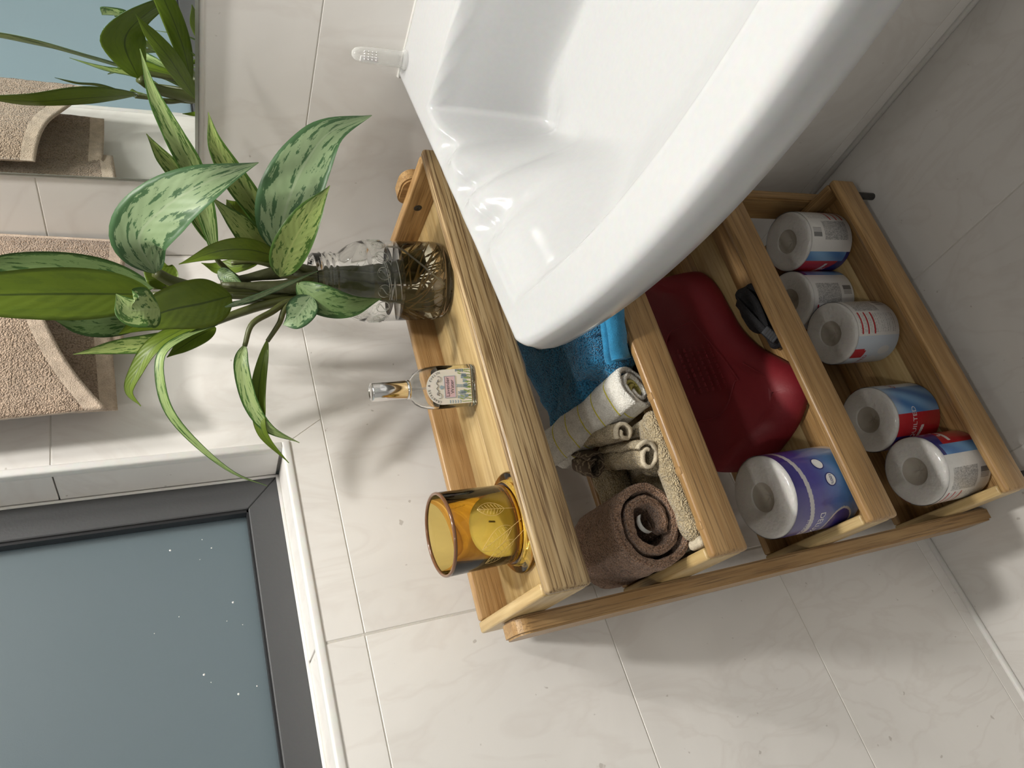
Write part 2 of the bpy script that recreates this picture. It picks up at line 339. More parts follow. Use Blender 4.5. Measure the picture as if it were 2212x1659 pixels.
M['black_strap'] = plain('black_strap', (0.010, 0.010, 0.012), 0.75, 0.8, 700)
M['black_buckle'] = plain('black_buckle', (0.02, 0.022, 0.028), 0.35)
M['paper'] = plain('paper', (0.60, 0.585, 0.56), 0.55, 0.6, 160, coat=0.5, coat_rough=0.12)
M['core'] = plain('core', (0.40, 0.365, 0.31), 0.7, 0.4, 120)
M['silicone'] = None
M['wax'] = plain('wax', (0.40, 0.36, 0.18), 0.35, 0.4, 60)
M['gold_line'] = plain('gold_line', (0.80, 0.60, 0.26), 0.4)
M['ink'] = plain('ink', (0.05, 0.05, 0.06), 0.6)
M['ink_navy'] = plain('ink_navy', (0.02, 0.025, 0.16), 0.5)
M['ink_white'] = plain('ink_white', (0.78, 0.77, 0.76), 0.5)
M['ink_red'] = plain('ink_red', (0.42, 0.02, 0.03), 0.5)
M['label_white'] = plain('label_white', (0.80, 0.79, 0.74), 0.5)
M['label_pink'] = plain('label_pink', (0.72, 0.53, 0.60), 0.5)
M['ink_lilac'] = plain('ink_lilac', (0.30, 0.41, 0.50), 0.5)
M['ink_green'] = plain('ink_green', (0.29, 0.42, 0.12), 0.5)
M['leaf'] = leaf_mat('leaf', (0.315, 0.405, 0.165), (0.060, 0.135, 0.026), (0.33, 0.42, 0.18))
M['leaf_grey'] = leaf_mat('leaf_grey', (0.275, 0.365, 0.21), (0.060, 0.130, 0.055), (0.31, 0.39, 0.23))
M['leaf_dark'] = leaf_mat('leaf_dark', (0.150, 0.225, 0.085), (0.040, 0.092, 0.022), (0.16, 0.24, 0.09))
M['leaf_lime'] = leaf_mat('leaf_lime', (0.335, 0.415, 0.140), (0.075, 0.150, 0.026), (0.38, 0.45, 0.15))
M['leaf_under'] = leaf_mat('leaf_under', (0.130, 0.190, 0.016), (0.115, 0.172, 0.016), (0.052, 0.085, 0.012))
M['stem'] = plain('stem', (0.075, 0.085, 0.022), 0.45, 0.2, 80)
M['cane'] = plain('cane', (0.06, 0.065, 0.022), 0.5, 0.6, 120)
M['root'] = plain('root', (0.26, 0.165, 0.05), 0.6)
M['wire'] = plain('wire', (0.42, 0.42, 0.38), 0.45)
M['pebble'] = plain('pebble', (0.66, 0.60, 0.60), 0.4)
M['screw'] = plain('screw', (0.02, 0.017, 0.015), 0.45)
M['backdrop_grey'] = plain('backdrop_grey', (0.30, 0.31, 0.31), 0.9)  # even grey of the unseen wall added behind the frosted pane
M['lamp_body'] = plain('lamp_body', (0.8, 0.8, 0.8), 0.4)
M['lamp_glow'] = emit_mat('lamp_glow', LAMP_COL, 60.0)
M['lamp_bar_glow'] = emit_mat('lamp_bar_glow', LAMP_COL, 30.0)
# frosted glass
m, nt, b = mat('frosted'); setp(b, (0.60, 0.65, 0.66), 0.38, spec=0.5, trans=0.93); M['frosted'] = m
tc = N(nt, 'ShaderNodeTexCoord'); nz = N(nt, 'ShaderNodeTexNoise'); nz.inputs['Scale'].default_value = 900; L(nt, tc.outputs['Object'], nz.inputs['Vector'])
bp = N(nt, 'ShaderNodeBump'); bp.inputs['Strength'].default_value = 0.15; bp.inputs['Distance'].default_value = 0.0005; L(nt, nz.outputs['Fac'], bp.inputs['Height']); L(nt, bp.outputs[0], b.inputs['Normal'])
# mirror
m, nt, b = mat('mirror_glass'); setp(b, (0.86, 0.90, 0.88), 0.0, metal=1.0); M['mirror'] = m
# milky silicone
m = bpy.data.materials.new('silicone'); m.use_nodes = True; nt = m.node_tree; b = nt.nodes['Principled BSDF']; setp(b, (0.86, 0.87, 0.84), 0.22)
tr = N(nt, 'ShaderNodeBsdfTransparent'); mx = N(nt, 'ShaderNodeMixShader'); lw = N(nt, 'ShaderNodeLayerWeight'); lw.inputs['Blend'].default_value = 0.4
mr = N(nt, 'ShaderNodeMapRange'); L(nt, lw.outputs['Facing'], mr.inputs[0]); mr.inputs[3].default_value = 0.18; mr.inputs[4].default_value = 0.65
L(nt, mr.outputs[0], mx.inputs[0]); L(nt, tr.outputs[0], mx.inputs[1]); L(nt, b.outputs[0], mx.inputs[2]); L(nt, mx.outputs[0], nt.nodes['Material Output'].inputs['Surface']); M['silicone'] = m
# printed film: colours live in a face attribute
m, nt, b = mat('printed_film'); at = N(nt, 'ShaderNodeAttribute', attribute_name='print'); L(nt, at.outputs['Color'], b.inputs['Base Color']); setp(b, rough=0.35, coat=0.6, coat_rough=0.1)
tc = N(nt, 'ShaderNodeTexCoord'); nz = N(nt, 'ShaderNodeTexNoise'); nz.inputs['Scale'].default_value = 70; nz.inputs['Detail'].default_value = 3; L(nt, tc.outputs['Object'], nz.inputs['Vector'])
bp = N(nt, 'ShaderNodeBump'); bp.inputs['Strength'].default_value = 0.35; bp.inputs['Distance'].default_value = 0.002; L(nt, nz.outputs['Fac'], bp.inputs['Height']); L(nt, bp.outputs[0], b.inputs['Normal']); M['film'] = m
# patterned towel band
m, nt, b = mat('patterned'); tc = N(nt, 'ShaderNodeTexCoord'); wv = N(nt, 'ShaderNodeTexWave', wave_type='RINGS'); wv.inputs['Scale'].default_value = 85; wv.inputs['Distortion'].default_value = 9; wv.inputs['Detail Scale'].default_value = 1.2
L(nt, tc.outputs['Object'], wv.inputs['Vector']); r = ramp(nt, [(0.80, (0.105, 0.075, 0.052)), (0.92, (0.36, 0.29, 0.20))]); L(nt, wv.outputs['Fac'], r.inputs[0]); L(nt, r.outputs[0], b.inputs['Base Color']); setp(b, rough=0.9); M['patterned'] = m

# ================================================================ the room
RX, RY, RZ = 2.0, -2.2, 2.40
WY0, WY1, WZ0, WZ1 = -0.314, -1.15, 0.974, 1.95          # window opening in the left wall
def struct(o): o['kind'] = 'structure'; return o
TH = 0.008
# left wall (plane x = 0) with the window opening
bm = bmesh.new()
for (y0, y1, z0, z1) in ((RY, 0.16, 0.0, WZ0), (RY, 0.16, WZ1, RZ), (WY0, 0.16, WZ0, WZ1), (RY, WY1, WZ0, WZ1)):
    bm_box(bm, (-0.16, y0, z0), (-TH+0.0074, y1, z1))
wall_left = struct(bmobj('wall_left', bm, M['grout']))
wall_back = struct(box('wall_back', (0.0, TH-0.0074, 0.0), (RX, 0.16, RZ), M['grout']))
wall_right = struct(box('wall_right', (RX, RY, 0.0), (RX+0.1, 0.16, RZ), M['plaster']))
wall_front = struct(box('wall_front', (-0.16, RY-0.1, 0.0), (RX+0.1, RY, RZ), M['plaster']))
ceiling = struct(box('ceiling', (-0.16, RY-0.1, RZ), (RX+0.1, 0.16, RZ+0.1), M['plaster']))
floor = struct(box('floor', (-0.16, RY-0.1, -0.1), (RX+0.1, 0.16, -0.0012), M['grout']))

rows = [0.029, 0.3285, 0.6285, 0.9280, 1.2280, 1.5280, 1.8280, 2.1280, RZ-0.001]
gh, gv = 0.0007, 0.0014
def tile_l(poly): return prism('tile', poly, 0, -TH, 0.0, M['wall_tile'], wall_left, 0.0005)
ycols = [-0.0015, -0.5677, -1.168, -1.768, RY+0.002]
for i in range(len(rows)-1):
    z0, z1 = rows[i]+gh, rows[i+1]-gh
    for j in range(len(ycols)-1):
        a, b_ = ycols[j]-gv, ycols[j+1]+gv                # a > b_
        if z1 <= WZ0 or z0 >= WZ1 or a <= WY1 or b_ >= WY0:
            tile_l([(a, z0), (b_, z0), (b_, z1), (a, z1)]); continue
        if i == 3 and j == 0:                              # the mitred cut below the window corner
            ym = -0.285
            tile_l([(a, z0), (ym+0.0004, z0), (WY0+0.0004, WZ0), (WY0+0.0004, z1), (a, z1)])
            tile_l([(ym-0.0004, z0), (b_, z0), (b_, WZ0), (WY0-0.0004, WZ0)]); continue
        if a > WY0: tile_l([(a, z0), (WY0, z0), (WY0, z1), (a, z1)])
        if b_ < WY1: tile_l([(WY1, z0), (b_, z0), (b_, z1), (WY1, z1)])
        ya, yb = min(a, WY0), max(b_, WY1)
        if z0 < WZ0: tile_l([(ya, z0), (yb, z0), (yb, WZ0), (ya, WZ0)])
        if z1 > WZ1: tile_l([(ya, WZ1), (yb, WZ1), (yb, z1), (ya, z1)])
for j in range(len(ycols)-1):                              # narrow strip along the floor
    tile_l([(ycols[j]-gv, 0.0065), (ycols[j+1]+gv, 0.0065), (ycols[j+1]+gv, rows[0]-gh), (ycols[j]-gv, rows[0]-gh)])
xcols = [0.0, 0.60, 1.20, 1.80, RX]
def tile_b(poly): return prism('tile', poly, 1, 0.0, TH, M['wall_tile'], wall_back, 0.0005)
for i in range(len(rows)-1):
    for j in range(len(xcols)-1):
        x0, x1, z0, z1 = xcols[j]+gv, xcols[j+1]-gv, rows[i]+gh, rows[i+1]-gh
        tile_b([(x0, z0), (x1, z0), (x1, z1), (x0, z1)])
for j in range(len(xcols)-1):
    tile_b([(xcols[j]+gv, 0.0065), (xcols[j+1]-gv, 0.0065), (xcols[j+1]-gv, rows[0]-gh), (xcols[j]+gv, rows[0]-gh)])
fy = [0.0, -0.2615, -0.5615, -0.8615, -1.1615, -1.4615, -1.7615, RY]
fx = [0.0, 0.60, 1.20, 1.80, RX]
for i in range(len(fy)-1):
    for j in range(len(fx)-1):
        prism('tile', [(fx[j]+0.001, fy[i]-0.001), (fx[j+1]-0.001, fy[i]-0.001), (fx[j+1]-0.001, fy[i+1]+0.001), (fx[j]+0.001, fy[i+1]+0.001)], 2, -0.008, 0.0, M['floor_tile'], floor, 0.0005)
# pale sealant lines where walls meet the floor
tr = struct(tube('trim_1', [(0.0015, RY+0.01, 0.0030), (0.0015, -0.004, 0.0030)], 0.0052, M['bead'], n=8))
tr = struct(tube('trim_2', [(0.006, -0.0015, 0.0030), (RX-0.01, -0.0015, 0.0030)], 0.0052, M['bead'], n=8))

# ---- window: reveal tiles, corner beads, frame, frosted pane
win = empty('window_1', (0, (WY0+WY1)/2, WZ0)); struct(win)
win.matrix_world = Matrix.Translation((0.0, (WY0+WY1)/2, WZ0))
def wpart(o):
    o.parent = win; o.matrix_parent_inverse = Matrix.Translation((0.0, -(WY0+WY1)/2, -WZ0)); return o
RD = -0.072
for (z0, z1) in ((WZ0+0.010, 1.2272), (1.2288, 1.5272), (1.5288, WZ1-0.001)):
    wpart(box('reveal_tile', (RD, WY0-0.0065, z0), (-0.012, WY0+0.0005, z1), M['wall_tile'], bevel=0.0005, seg=1))
    wpart(box('reveal_tile', (RD, WY1-0.0005, z0), (-0.012, WY1+0.0065, z1), M['wall_tile'], bevel=0.0005, seg=1))
for (y0, y1) in ((-0.5663, WY0-0.008), (-1.1666+0.02, -0.5691)):
    wpart(box('sill_tile', (RD, y0, WZ0-0.0005), (-0.012, y1, WZ0+0.0065), M['wall_tile'], bevel=0.0005, seg=1))
wpart(box('head_tile', (RD, WY1+0.007, WZ1-0.0065), (-0.012, WY0-0.007, WZ1+0.0005), M['wall_tile'], bevel=0.0005, seg=1))
# corner beads (white quadrant trims)
wpart(box('corner_bead', (-0.0125, WY1, WZ0-0.003), (0.0018, WY0+0.002, WZ0+0.0082), M['bead'], bevel=0.003, seg=3, smooth=True))
wpart(box('corner_bead', (-0.0125, WY0-0.0082, WZ0+0.0065), (0.0012, WY0+0.002, WZ1), M['bead'], bevel=0.003, seg=3, smooth=True))
wpart(box('corner_bead', (-0.0125, WY1-0.002, WZ0+0.0065), (0.0012, WY1+0.0082, WZ1), M['bead'], bevel=0.003, seg=3, smooth=True))
wpart(tube('sealant', [(RD+0.001, WY1+0.01, WZ0+0.008), (RD+0.001, WY0-0.009, WZ0+0.008)], 0.003, M['bead'], n=6))
wpart(tube('sealant', [(RD+0.001, WY0-0.009, WZ0+0.008), (RD+0.001, WY0-0.009, WZ1)], 0.002, M['bead'], n=6))
FW = 0.043
fy0, fy1, fz0, fz1 = WY0-0.0065, WY1+0.0065, WZ0+0.0065, WZ1-0.0065
def fr(poly):                                              # mitred frame members
    return wpart(prism('window_frame', poly, 0, RD-0.045, RD, M['frame_grey'], bevel=0.0012))
g_ = 0.0003
fr([(fy0-g_, fz0), (fy1+g_, fz0), (fy1+FW, fz0+FW-g_), (fy0-FW, fz0+FW-g_)])
fr([(fy0-g_, fz1), (fy0-FW, fz1-FW+g_), (fy1+FW, fz1-FW+g_), (fy1+g_, fz1)])
fr([(fy0, fz0+g_), (fy0-FW+g_, fz0+FW), (fy0-FW+g_, fz1-FW), (fy0, fz1-g_)])
fr([(fy1, fz0+g_), (fy1, fz1-g_), (fy1+FW-g_, fz1-FW), (fy1+FW-g_, fz0+FW)])
wpart(box('pane', (RD-0.024, fy1+FW-0.004, fz0+FW-0.004), (RD-0.018, fy0-FW+0.004, fz1-FW+0.004), M['frosted']))
for (a, b_) in (((fy0-FW-0.0035, fz0+FW-0.001), (fy0-FW+0.001, fz1-FW)), ((fy1+FW, fz0+FW-0.001), (fy1+FW+0.004, fz1-FW)),
                ((fy1+FW, fz0+FW-0.001), (fy0-FW, fz0+FW+0.002)), ((fy1+FW, fz1-FW-0.003), (fy0-FW, fz1-FW))):
    wpart(box('gasket', (RD-0.019, a[0], a[1]), (RD-0.004, b_[0], b_[1]), M['gasket']))
# water drops dried on the frame and pane
for k in range(14):
    y = random.uniform(fy0-FW-0.01, -0.70); z = fz0+FW+0.004+abs(random.gauss(0, 0.10)); r = random.choice((0.0006, 0.0009, 0.0013))
    V, F = lathe_data([(r, 0), (r*0.8, r*0.25), (0.0001, r*0.35)], 8)
    wpart(obj('drop', [(RD-0.018+v[2], y+v[0], z+v[1]) for v in V], F, M['bead']))

# ---- mirror on the back wall
mir = empty('wall_mirror', (0.6, 0, 1.05), label='large frameless wall mirror above the white sink', cat='mirror')
def mpart(o): o.parent = mir; o.matrix_parent_inverse = Matrix.Translation((-0.6, 0, -1.05)); return o
MX0, MX1, MZ0, MZ1 = 0.1405, 1.25, 1.0555, 1.93
mpart(box('mirror_glass', (MX0, -0.0052, MZ0), (MX1, -0.0010, MZ1), M['mirror']))
m, nt, b = mat('mirror_edge'); setp(b, (0.30, 0.31, 0.27), 0.25, metal=0.6); M['mirror_edge'] = m
for lo, hi in (((MX0-0.0030, -0.0056, MZ0-0.003), (MX0, -0.0008, MZ1)), ((MX1, -0.0056, MZ0-0.003), (MX1+0.003, -0.0008, MZ1)), ((MX0, -0.0056, MZ0-0.0035), (MX1, -0.0008, MZ0)), ((MX0-0.003, -0.0056, MZ1), (MX1+0.003, -0.0008, MZ1+0.003))):
    mpart(box('edge_strip', lo, hi, M['mirror_edge']))
mpart(tube('sealant', [(MX0-0.0055, -0.0012, MZ1), (MX0-0.0055, -0.0012, MZ0-0.006), ], 0.0030, M['bead'], n=6))
mpart(tube('sealant', [(MX0-0.0055, -0.0012, MZ0-0.0062), (MX1, -0.0012, MZ0-0.0062)], 0.0032, M['bead'], n=6))

# ---- ceiling downlights
for k, (x, y, w, r) in enumerate(LAMPS):
    e = empty('ceiling_downlight', (x, y, RZ), label=['round ceiling downlight above the sink and mirror', 'round ceiling downlight in the middle of the room'][k], cat='light', group='ceiling downlights')
    lathe('trim_ring', [(r+0.004, 0.0), (r+0.022, 0.0), (r+0.02, -0.006), (r+0.006, -0.010), (r+0.004, -0.004)], M['lamp_body'], e, 40)
    lathe('diffuser', [(0.0005, -0.004), (r+0.004, -0.004)], M['lamp_glow'], e, 40)
    ld = bpy.data.lights.new('downlight_bulb', 'AREA'); ld.shape = 'DISK'; ld.size = 2*r; ld.energy = w; ld.color = LAMP_COL
    lo = bpy.data.objects.new('downlight_bulb', ld); link(lo, e); lo.location = (0, 0, -0.012)

mx_, my_, mz_, mw_ = MIRROR_LAMP
e = empty('mirror_lamp', (mx_, 0, mz_), label='slim bar lamp fixed above the wall mirror', cat='light')
o = box('lamp_housing', (-0.20, my_-0.012, -0.010), (0.20, my_+0.016, 0.014), M['lamp_body'], e, 0.003, 2)
o = box('lamp_bracket', (-0.02, my_+0.016, -0.006), (0.02, -0.0005, 0.010), M['lamp_body'], e, 0.002, 2)
o = box('lamp_diffuser', (-0.19, my_-0.010, -0.0125), (0.19, my_+0.010, -0.010), M['lamp_bar_glow'], e)
ld = bpy.data.lights.new('bar_tube', 'AREA'); ld.shape = 'RECTANGLE'; ld.size = 0.38; ld.size_y = 0.02; ld.energy = mw_; ld.color = LAMP_COL
lo = bpy.data.objects.new('bar_tube', ld); link(lo, e); lo.location = (0, my_, -0.014); lo.rotation_euler = (0, 0, 0)
# unseen wall added outside, sized and toned to darken the frosted pane
backdrop = struct(box('pane_backdrop', (-3.2, -2.3, -1.0), (-3.0, 4.0, 5.0), M['backdrop_grey']))

# ================================================================ wash basin
SXC = 0.690
def s_xl(y): return 0.315 + 0.036*(min(1.0, -y/0.44))**1.0
def s_yf(x):
    y = -0.519 + 0.077*((x-SXC)/0.34)**2
    d = min(x - 0.3505, 2*SXC-0.3505 - x); r = 0.024
    if d < r:
        d = max(0.0, d); y += r - math.sqrt(max(0.0, r*r-(r-d)**2))
    return y
def ease(n, pw):
    return [0.5-0.5*math.cos(math.pi*i/n)*abs(math.cos(math.pi*i/n))**pw if False else 0.5-0.5*math.cos(math.pi*i/n) for i in range(n+1)]
NS, NT = 170, 130
ss = [0.55*a+0.45*(i/NS) for i, a in enumerate(ease(NS, 0))]; ts = [0.55*a+0.45*(i/NT) for i, a in enumerate(ease(NT, 0))]
ZR = 0.828
def s_z(x, y, xl, xr, yf):
    z = ZR
    de = min(x-xl, xr-x, y-yf)                              # distance to the free outer edge
    r = 0.011
    if de < r: z -= r - math.sqrt(max(0.0, r*r-(r-de)**2))
    xi = 0.356 + 0.020*max(0.0, min(1.0, (-y-0.117)/0.286)); xs = x if x < SXC else 2*SXC-x
    dl = xs - xi; db = -y - 0.112; df = y - (yf+0.047)
    if min(dl, db, df) > 0:
        wl = 0.034+0.115*sstep(0.15, 0.36, -y); Sl = sstep(0, wl, dl); Sb = sstep(-0.006, 0.050, db); Sf = 0.45*sstep(0, 0.05, df)+0.55*sstep(0, 0.15, df)
        kk = 26.0; sm = -math.log(math.exp(-kk*Sl)+math.exp(-kk*Sb)+math.exp(-kk*Sf))/kk
        z -= 0.112*max(0.0, sm+0.042*(1-max(0.0, min(1.0, sm))))*min(1.0, min(dl, db, df)/0.006)
    # the faint raised lip round the bowl
    # three soap grooves through the left rim
    if xs < 0.46:
        for yc, wd in ((-0.172, 0.019), (-0.242, 0.015), (-0.305, 0.020)):
            g = math.exp(-((y-yc)/wd)**2)*sstep(xl+0.001, xl+0.030, xs)*(1-sstep(0.372, 0.455, xs))
            z -= 0.017*g
    return z
sink = empty('wash_basin', (SXC, -0.25, 0.70), label='white ceramic wash basin with curved front on the mirror wall', cat='sink')
V, F = [], []
for j in range(NT+1):
    for i in range(NS+1):
        # blend the side edges and the curved front
        t = ts[j]
        y0 = -0.44*t; xl = s_xl(y0); xr = 2*SXC - xl; x = xl + (xr-xl)*ss[i]
        yf = s_yf(x); y = (0.0 - 0.0015) + (yf+0.0015)*t
        xl2 = s_xl(y*0.44/max(0.05, -yf)) ; V.append((x, y, s_z(x, y, xl, xr, yf)))
for j in range(NT):
    for i in range(NS):
        a = j*(NS+1)+i; F.append((a, a+NS+1, a+NS+2, a+1))
# outer skirt: left edge, front, right edge, then tucked under towards the wall
ring = [(0, j) for j in range(NT+1)] + [(i, NT) for i in range(1, NS+1)] + [(NS, j) for j in range(NT-1, -1, -1)]
base_ring = [j*(NS+1)+i for (i, j) in ring]
prev = base_ring
for (inset, zz) in ((-0.0015, 0.812), (-0.001, 0.800), (0.001, 0.790), (0.006, 0.784), (0.020, 0.781), (0.045, 0.765), (0.10, 0.70), (0.16, 0.655)):
    cur = []
    for idx in base_ring:
        x, y, z = V[idx]; f = inset*(0.3 if inset > 0.01 else 1.0)/0.34
        cur.append(len(V)); V.append((SXC+(x-SXC)*(1-f), y*(1-inset/0.5) if inset > 0 else (y*(1-inset/0.5) if y < -0.3 else y), zz))
    for k in range(len(cur)-1): F.append((prev[k], prev[k+1], cur[k+1], cur[k]))
    prev = cur
F.append(tuple(prev))
o = obj('basin', V, F, M['ceramic'], sink); o.matrix_parent_inverse = Matrix.Translation((-SXC, 0.25, -0.70))
bmm = bmesh.new(); bmm.from_mesh(o.data); bmesh.ops.recalc_face_normals(bmm, faces=bmm.faces); bmm.to_mesh(o.data); bmm.free()
for p in o.data.polygons: p.use_smooth = True
o = lathe('drain', [(0.0005, 0.7172), (0.020, 0.7172), (0.023, 0.7185), (0.025, 0.7165)], M['metal'], sink, 32); o.location = (SXC, -0.27, 0); o.matrix_parent_inverse = Matrix.Translation((-SXC, 0.25, -0.70))
o = tube('sealant', [(0.318, -0.0015, ZR-0.001), (2*SXC-0.318, -0.0015, ZR-0.001)], 0.0028, M['bead'], sink, n=6); o.matrix_parent_inverse = Matrix.Translation((-SXC, 0.25, -0.70))
# tap on the back deck, right of the picture
tp = empty('basin_tap', (SXC, -0.06, ZR), label='chrome mixer tap on the back of the white sink', cat='tap')
lathe('tap_body', [(0.026, 0.0), (0.026, 0.006), (0.020, 0.012), (0.020, 0.10), (0.016, 0.112), (0.0005, 0.114)], M['metal'], tp, 32)
tube('spout', catmull([(0, -0.010, 0.075), (0, -0.07, 0.088), (0, -0.115, 0.075)], 12), 0.011, M['metal'], tp, 14)
tube('lever', [(0, 0, 0.113), (0, -0.03, 0.128), (0, -0.07, 0.140)], [0.008, 0.006, 0.005], M['metal'], tp, 10)

# clear silicone finger brush on the rim
fb = empty('finger_brush', (0.349, -0.0135, ZR+0.0012), label='small clear silicone finger brush standing on the sink rim', cat='brush')
lathe('sleeve', [(0.0113, 0.0), (0.0113, 0.0022), (0.0096, 0.003), (0.0092, 0.006), (0.0090, 0.030), (0.0086, 0.045), (0.0080, 0.054), (0.0062, 0.0595), (0.003, 0.0625), (0.0002, 0.0632)], M['silicone'], fb, 32)
V, F = [], []
for k in range(16):
    ax = -1.45 + 0.28*(k % 4); zz = 0.037+0.0045*(k//4); c, s = math.cos(ax), math.sin(ax)
    tube_data([(0.0082*c, 0.0082*s, zz), (0.0112*c, 0.0112*s, zz)], [0.0009, 0.0006], 6, V=V, F=F)
obj('bristles', V, F, M['ink_white'], fb)
pad = box('bristle_pad', (-0.0028, -0.0095, 0.034), (0.0042, -0.0080, 0.055), M['ink_white'], fb, 0.0006)

# ================================================================ oak storage rack
SX0, SY0, STH, SL, SW = 0.0304, -0.6035, -0.1040, 0.5469, 0.1921
rack = empty('storage_rack', (SX0, SY0, 0), STH, label='four-tier oak storage rack with shallow trays under the window wall', cat='rack')
cs, sn = math.cos(STH), math.sin(STH)
def R(d, l, z): return Vector((SX0+d*cs-l*sn, SY0+d*sn+l*cs, z))
def board(name, size, ctr, rz, mat_, parent=rack, bevel=0.003, seg=3, ry=0.0):
    bm = bmesh.new(); h = [s/2 for s in size]; bm_box(bm, [-a for a in h], h, bevel, seg)
    o = bmobj(name, bm, mat_, parent, smooth=False); o.location = ctr; o.rotation_euler = (0, ry, rz)
    for p in o.data.polygons: p.use_smooth = True
    try: o.data.set_sharp_from_angle(angle=0.9)
    except Exception: pass
    return o
TIERS = [0.8072, 0.6097, 0.3691, 0.0975]; BH = 0.049; BT = 0.0125; ET = 0.0135
for k, zt in enumerate(TIERS):
    zc = zt - BH/2
    fm = M['oak_strong'] if k == 0 else M['oak']
    board('front_board', (SL, BT, BH), (SW-BT/2, SL/2, zc), math.pi/2, fm, bevel=0.0045)
    board('back_board', (SL-2*ET, BT, BH), (BT/2, SL/2, zc), math.pi/2, M['oak_warm'])
    for l in (ET/2, SL-ET/2): board('end_board', (SW-BT, ET, BH), ((SW-BT)/2, l, zc), 0.0, M['oak'] if l > 0.1 else M['poplar'])
    d0 = BT; n = 3; pw = (SW-2*BT)/n
    for q in range(n): board('floor_slat', (SL-2*ET, pw-0.0006, 0.009), (d0+pw*(q+0.5), SL/2, zt-0.0347-0.0045), math.pi/2, M['poplar'] if k == 0 else (M['oak'] if q != 1 else M['poplar']), bevel=0.0004, seg=1)
# a pale inlay on the second tray's front board
for l in (0.035, 0.098, 0.190): board('dowel_plug', (0.0085, BT-0.0035, 0.0030), (SW-BT/2, l, TIERS[1]-0.0012), math.pi/2, M['oak_warm'], bevel=0.0003, seg=1)
# upright posts outside both ends
def post(d0, d1, l0, l1, top):
    w = d1-d0; r = 0.017; P = [(-0.0, -w/2), (top-r, -w/2)]
    for k in range(1, 8):
        a = math.pi/2*k/8; P.append((top-r+r*math.sin(a), -w/2+r-r*math.cos(a)))
    P.append((top, -w/2+r)); P.append((top, w/2-r))
    for k in range(1, 8):
        a = math.pi/2*k/8; P.append((top-r+r*math.cos(a), w/2-r+r*math.sin(a)))
    P += [(top-r, w/2), (0.0, w/2)]
    bm = bmesh.new(); A = [bm.verts.new((p[0]-top/2, p[1], -(l1-l0)/2)) for p in P]; B = [bm.verts.new((p[0]-top/2, p[1], (l1-l0)/2)) for p in P]
    n = len(P); fa, fb_ = bm.faces.new(A[::-1]), bm.faces.new(B)
    for i in range(n): bm.faces.new((A[i], A[(i+1) % n], B[(i+1) % n], B[i]))
    bmesh.ops.recalc_face_normals(bm, faces=bm.faces)
    bmesh.ops.bevel(bm, geom=list({e for f in (fa, fb_) for e in f.edges}), offset=0.0025, segments=2, affect='EDGES')
    o = bmobj('post', bm, M['oak'], rack); o.location = ((d0+d1)/2, (l0+l1)/2, top/2)
    # mesh x up, mesh y along depth, mesh z along length
    o.rotation_euler = Matrix(((0, 1, 0), (0, 0, 1), (1, 0, 0))).to_euler()
    return o
post(0.036, 0.087, -0.0197, -0.0004, 0.800)
post(0.086, 0.137, SL+0.0004, SL+0.0197, 0.816)
# screw head let into the right end of the top tray
o = lathe('screw', [(0.0002, 0.0), (0.0018, 0.0), (0.002, 0.0006), (0.0047, 0.0010), (0.0056, 0.0002)], M['screw'], rack, 20); o.location = (0.0985, SL-ET-0.0004, 0.7905); o.rotation_euler = (math.pi/2, 0, 0)
for l in (0.02, SL-0.02):
    o = lathe('foot_pad', [(0.0002, 0.0), (0.006, 0.0), (0.006, 0.0485), (0.0002, 0.0485)], M['screw'], rack, 16); o.location = (SW-0.014, l, 0.0)

# ================================================================ plant in the jar
JX, JY, JZ = 0.1450, -0.1765, 0.7727
jar = empty('glass_jar', (JX, JY, JZ), 0.3, label='clear glass jar with embossed scroll band holding the plant', cat='jar')
prof = [(0.0005, 0.0045), (0.030, 0.0055), (0.040, 0.0035), (0.0425, 0.0), (0.046, 0.0012), (0.0492, 0.006), (0.0505, 0.014), (0.0505, 0.078), (0.0512, 0.0795), (0.0505, 0.081), (0.0505, 0.102), (0.0511, 0.1035), (0.0502, 0.105),
        (0.0485, 0.113), (0.0445, 0.122), (0.0385, 0.130), (0.0352, 0.134), (0.0345, 0.138), (0.0345, 0.142), (0.0362, 0.1435), (0.0345, 0.145), (0.0345, 0.149), (0.0362, 0.1505), (0.0345, 0.152), (0.0345, 0.156), (0.0360, 0.1575), (0.0345, 0.159), (0.0347, 0.165), (0.0338, 0.1662), (0.0325, 0.165),
        (0.0325, 0.137), (0.0365, 0.129), (0.0425, 0.1205), (0.0465, 0.1115), (0.0482, 0.104), (0.0484, 0.016), (0.045, 0.0095), (0.038, 0.0085), (0.0005, 0.0085)]
lathe("jar_body", prof, M['glass_clear'], jar, 72)
m, nt, b = mat('thick_glass'); setp(b, (0.88, 0.93, 0.88), 0.05, ior=1.48, trans=1.0); M['thick_glass'] = m
0 and lathe('jar_base', [(0.0005, 0.0050), (0.036, 0.0055), (0.0425, 0.0008), (0.0455, 0.0018), (0.0470, 0.0062), (0.0440, 0.0088), (0.0005, 0.0080)], M['thick_glass'], jar, 48)
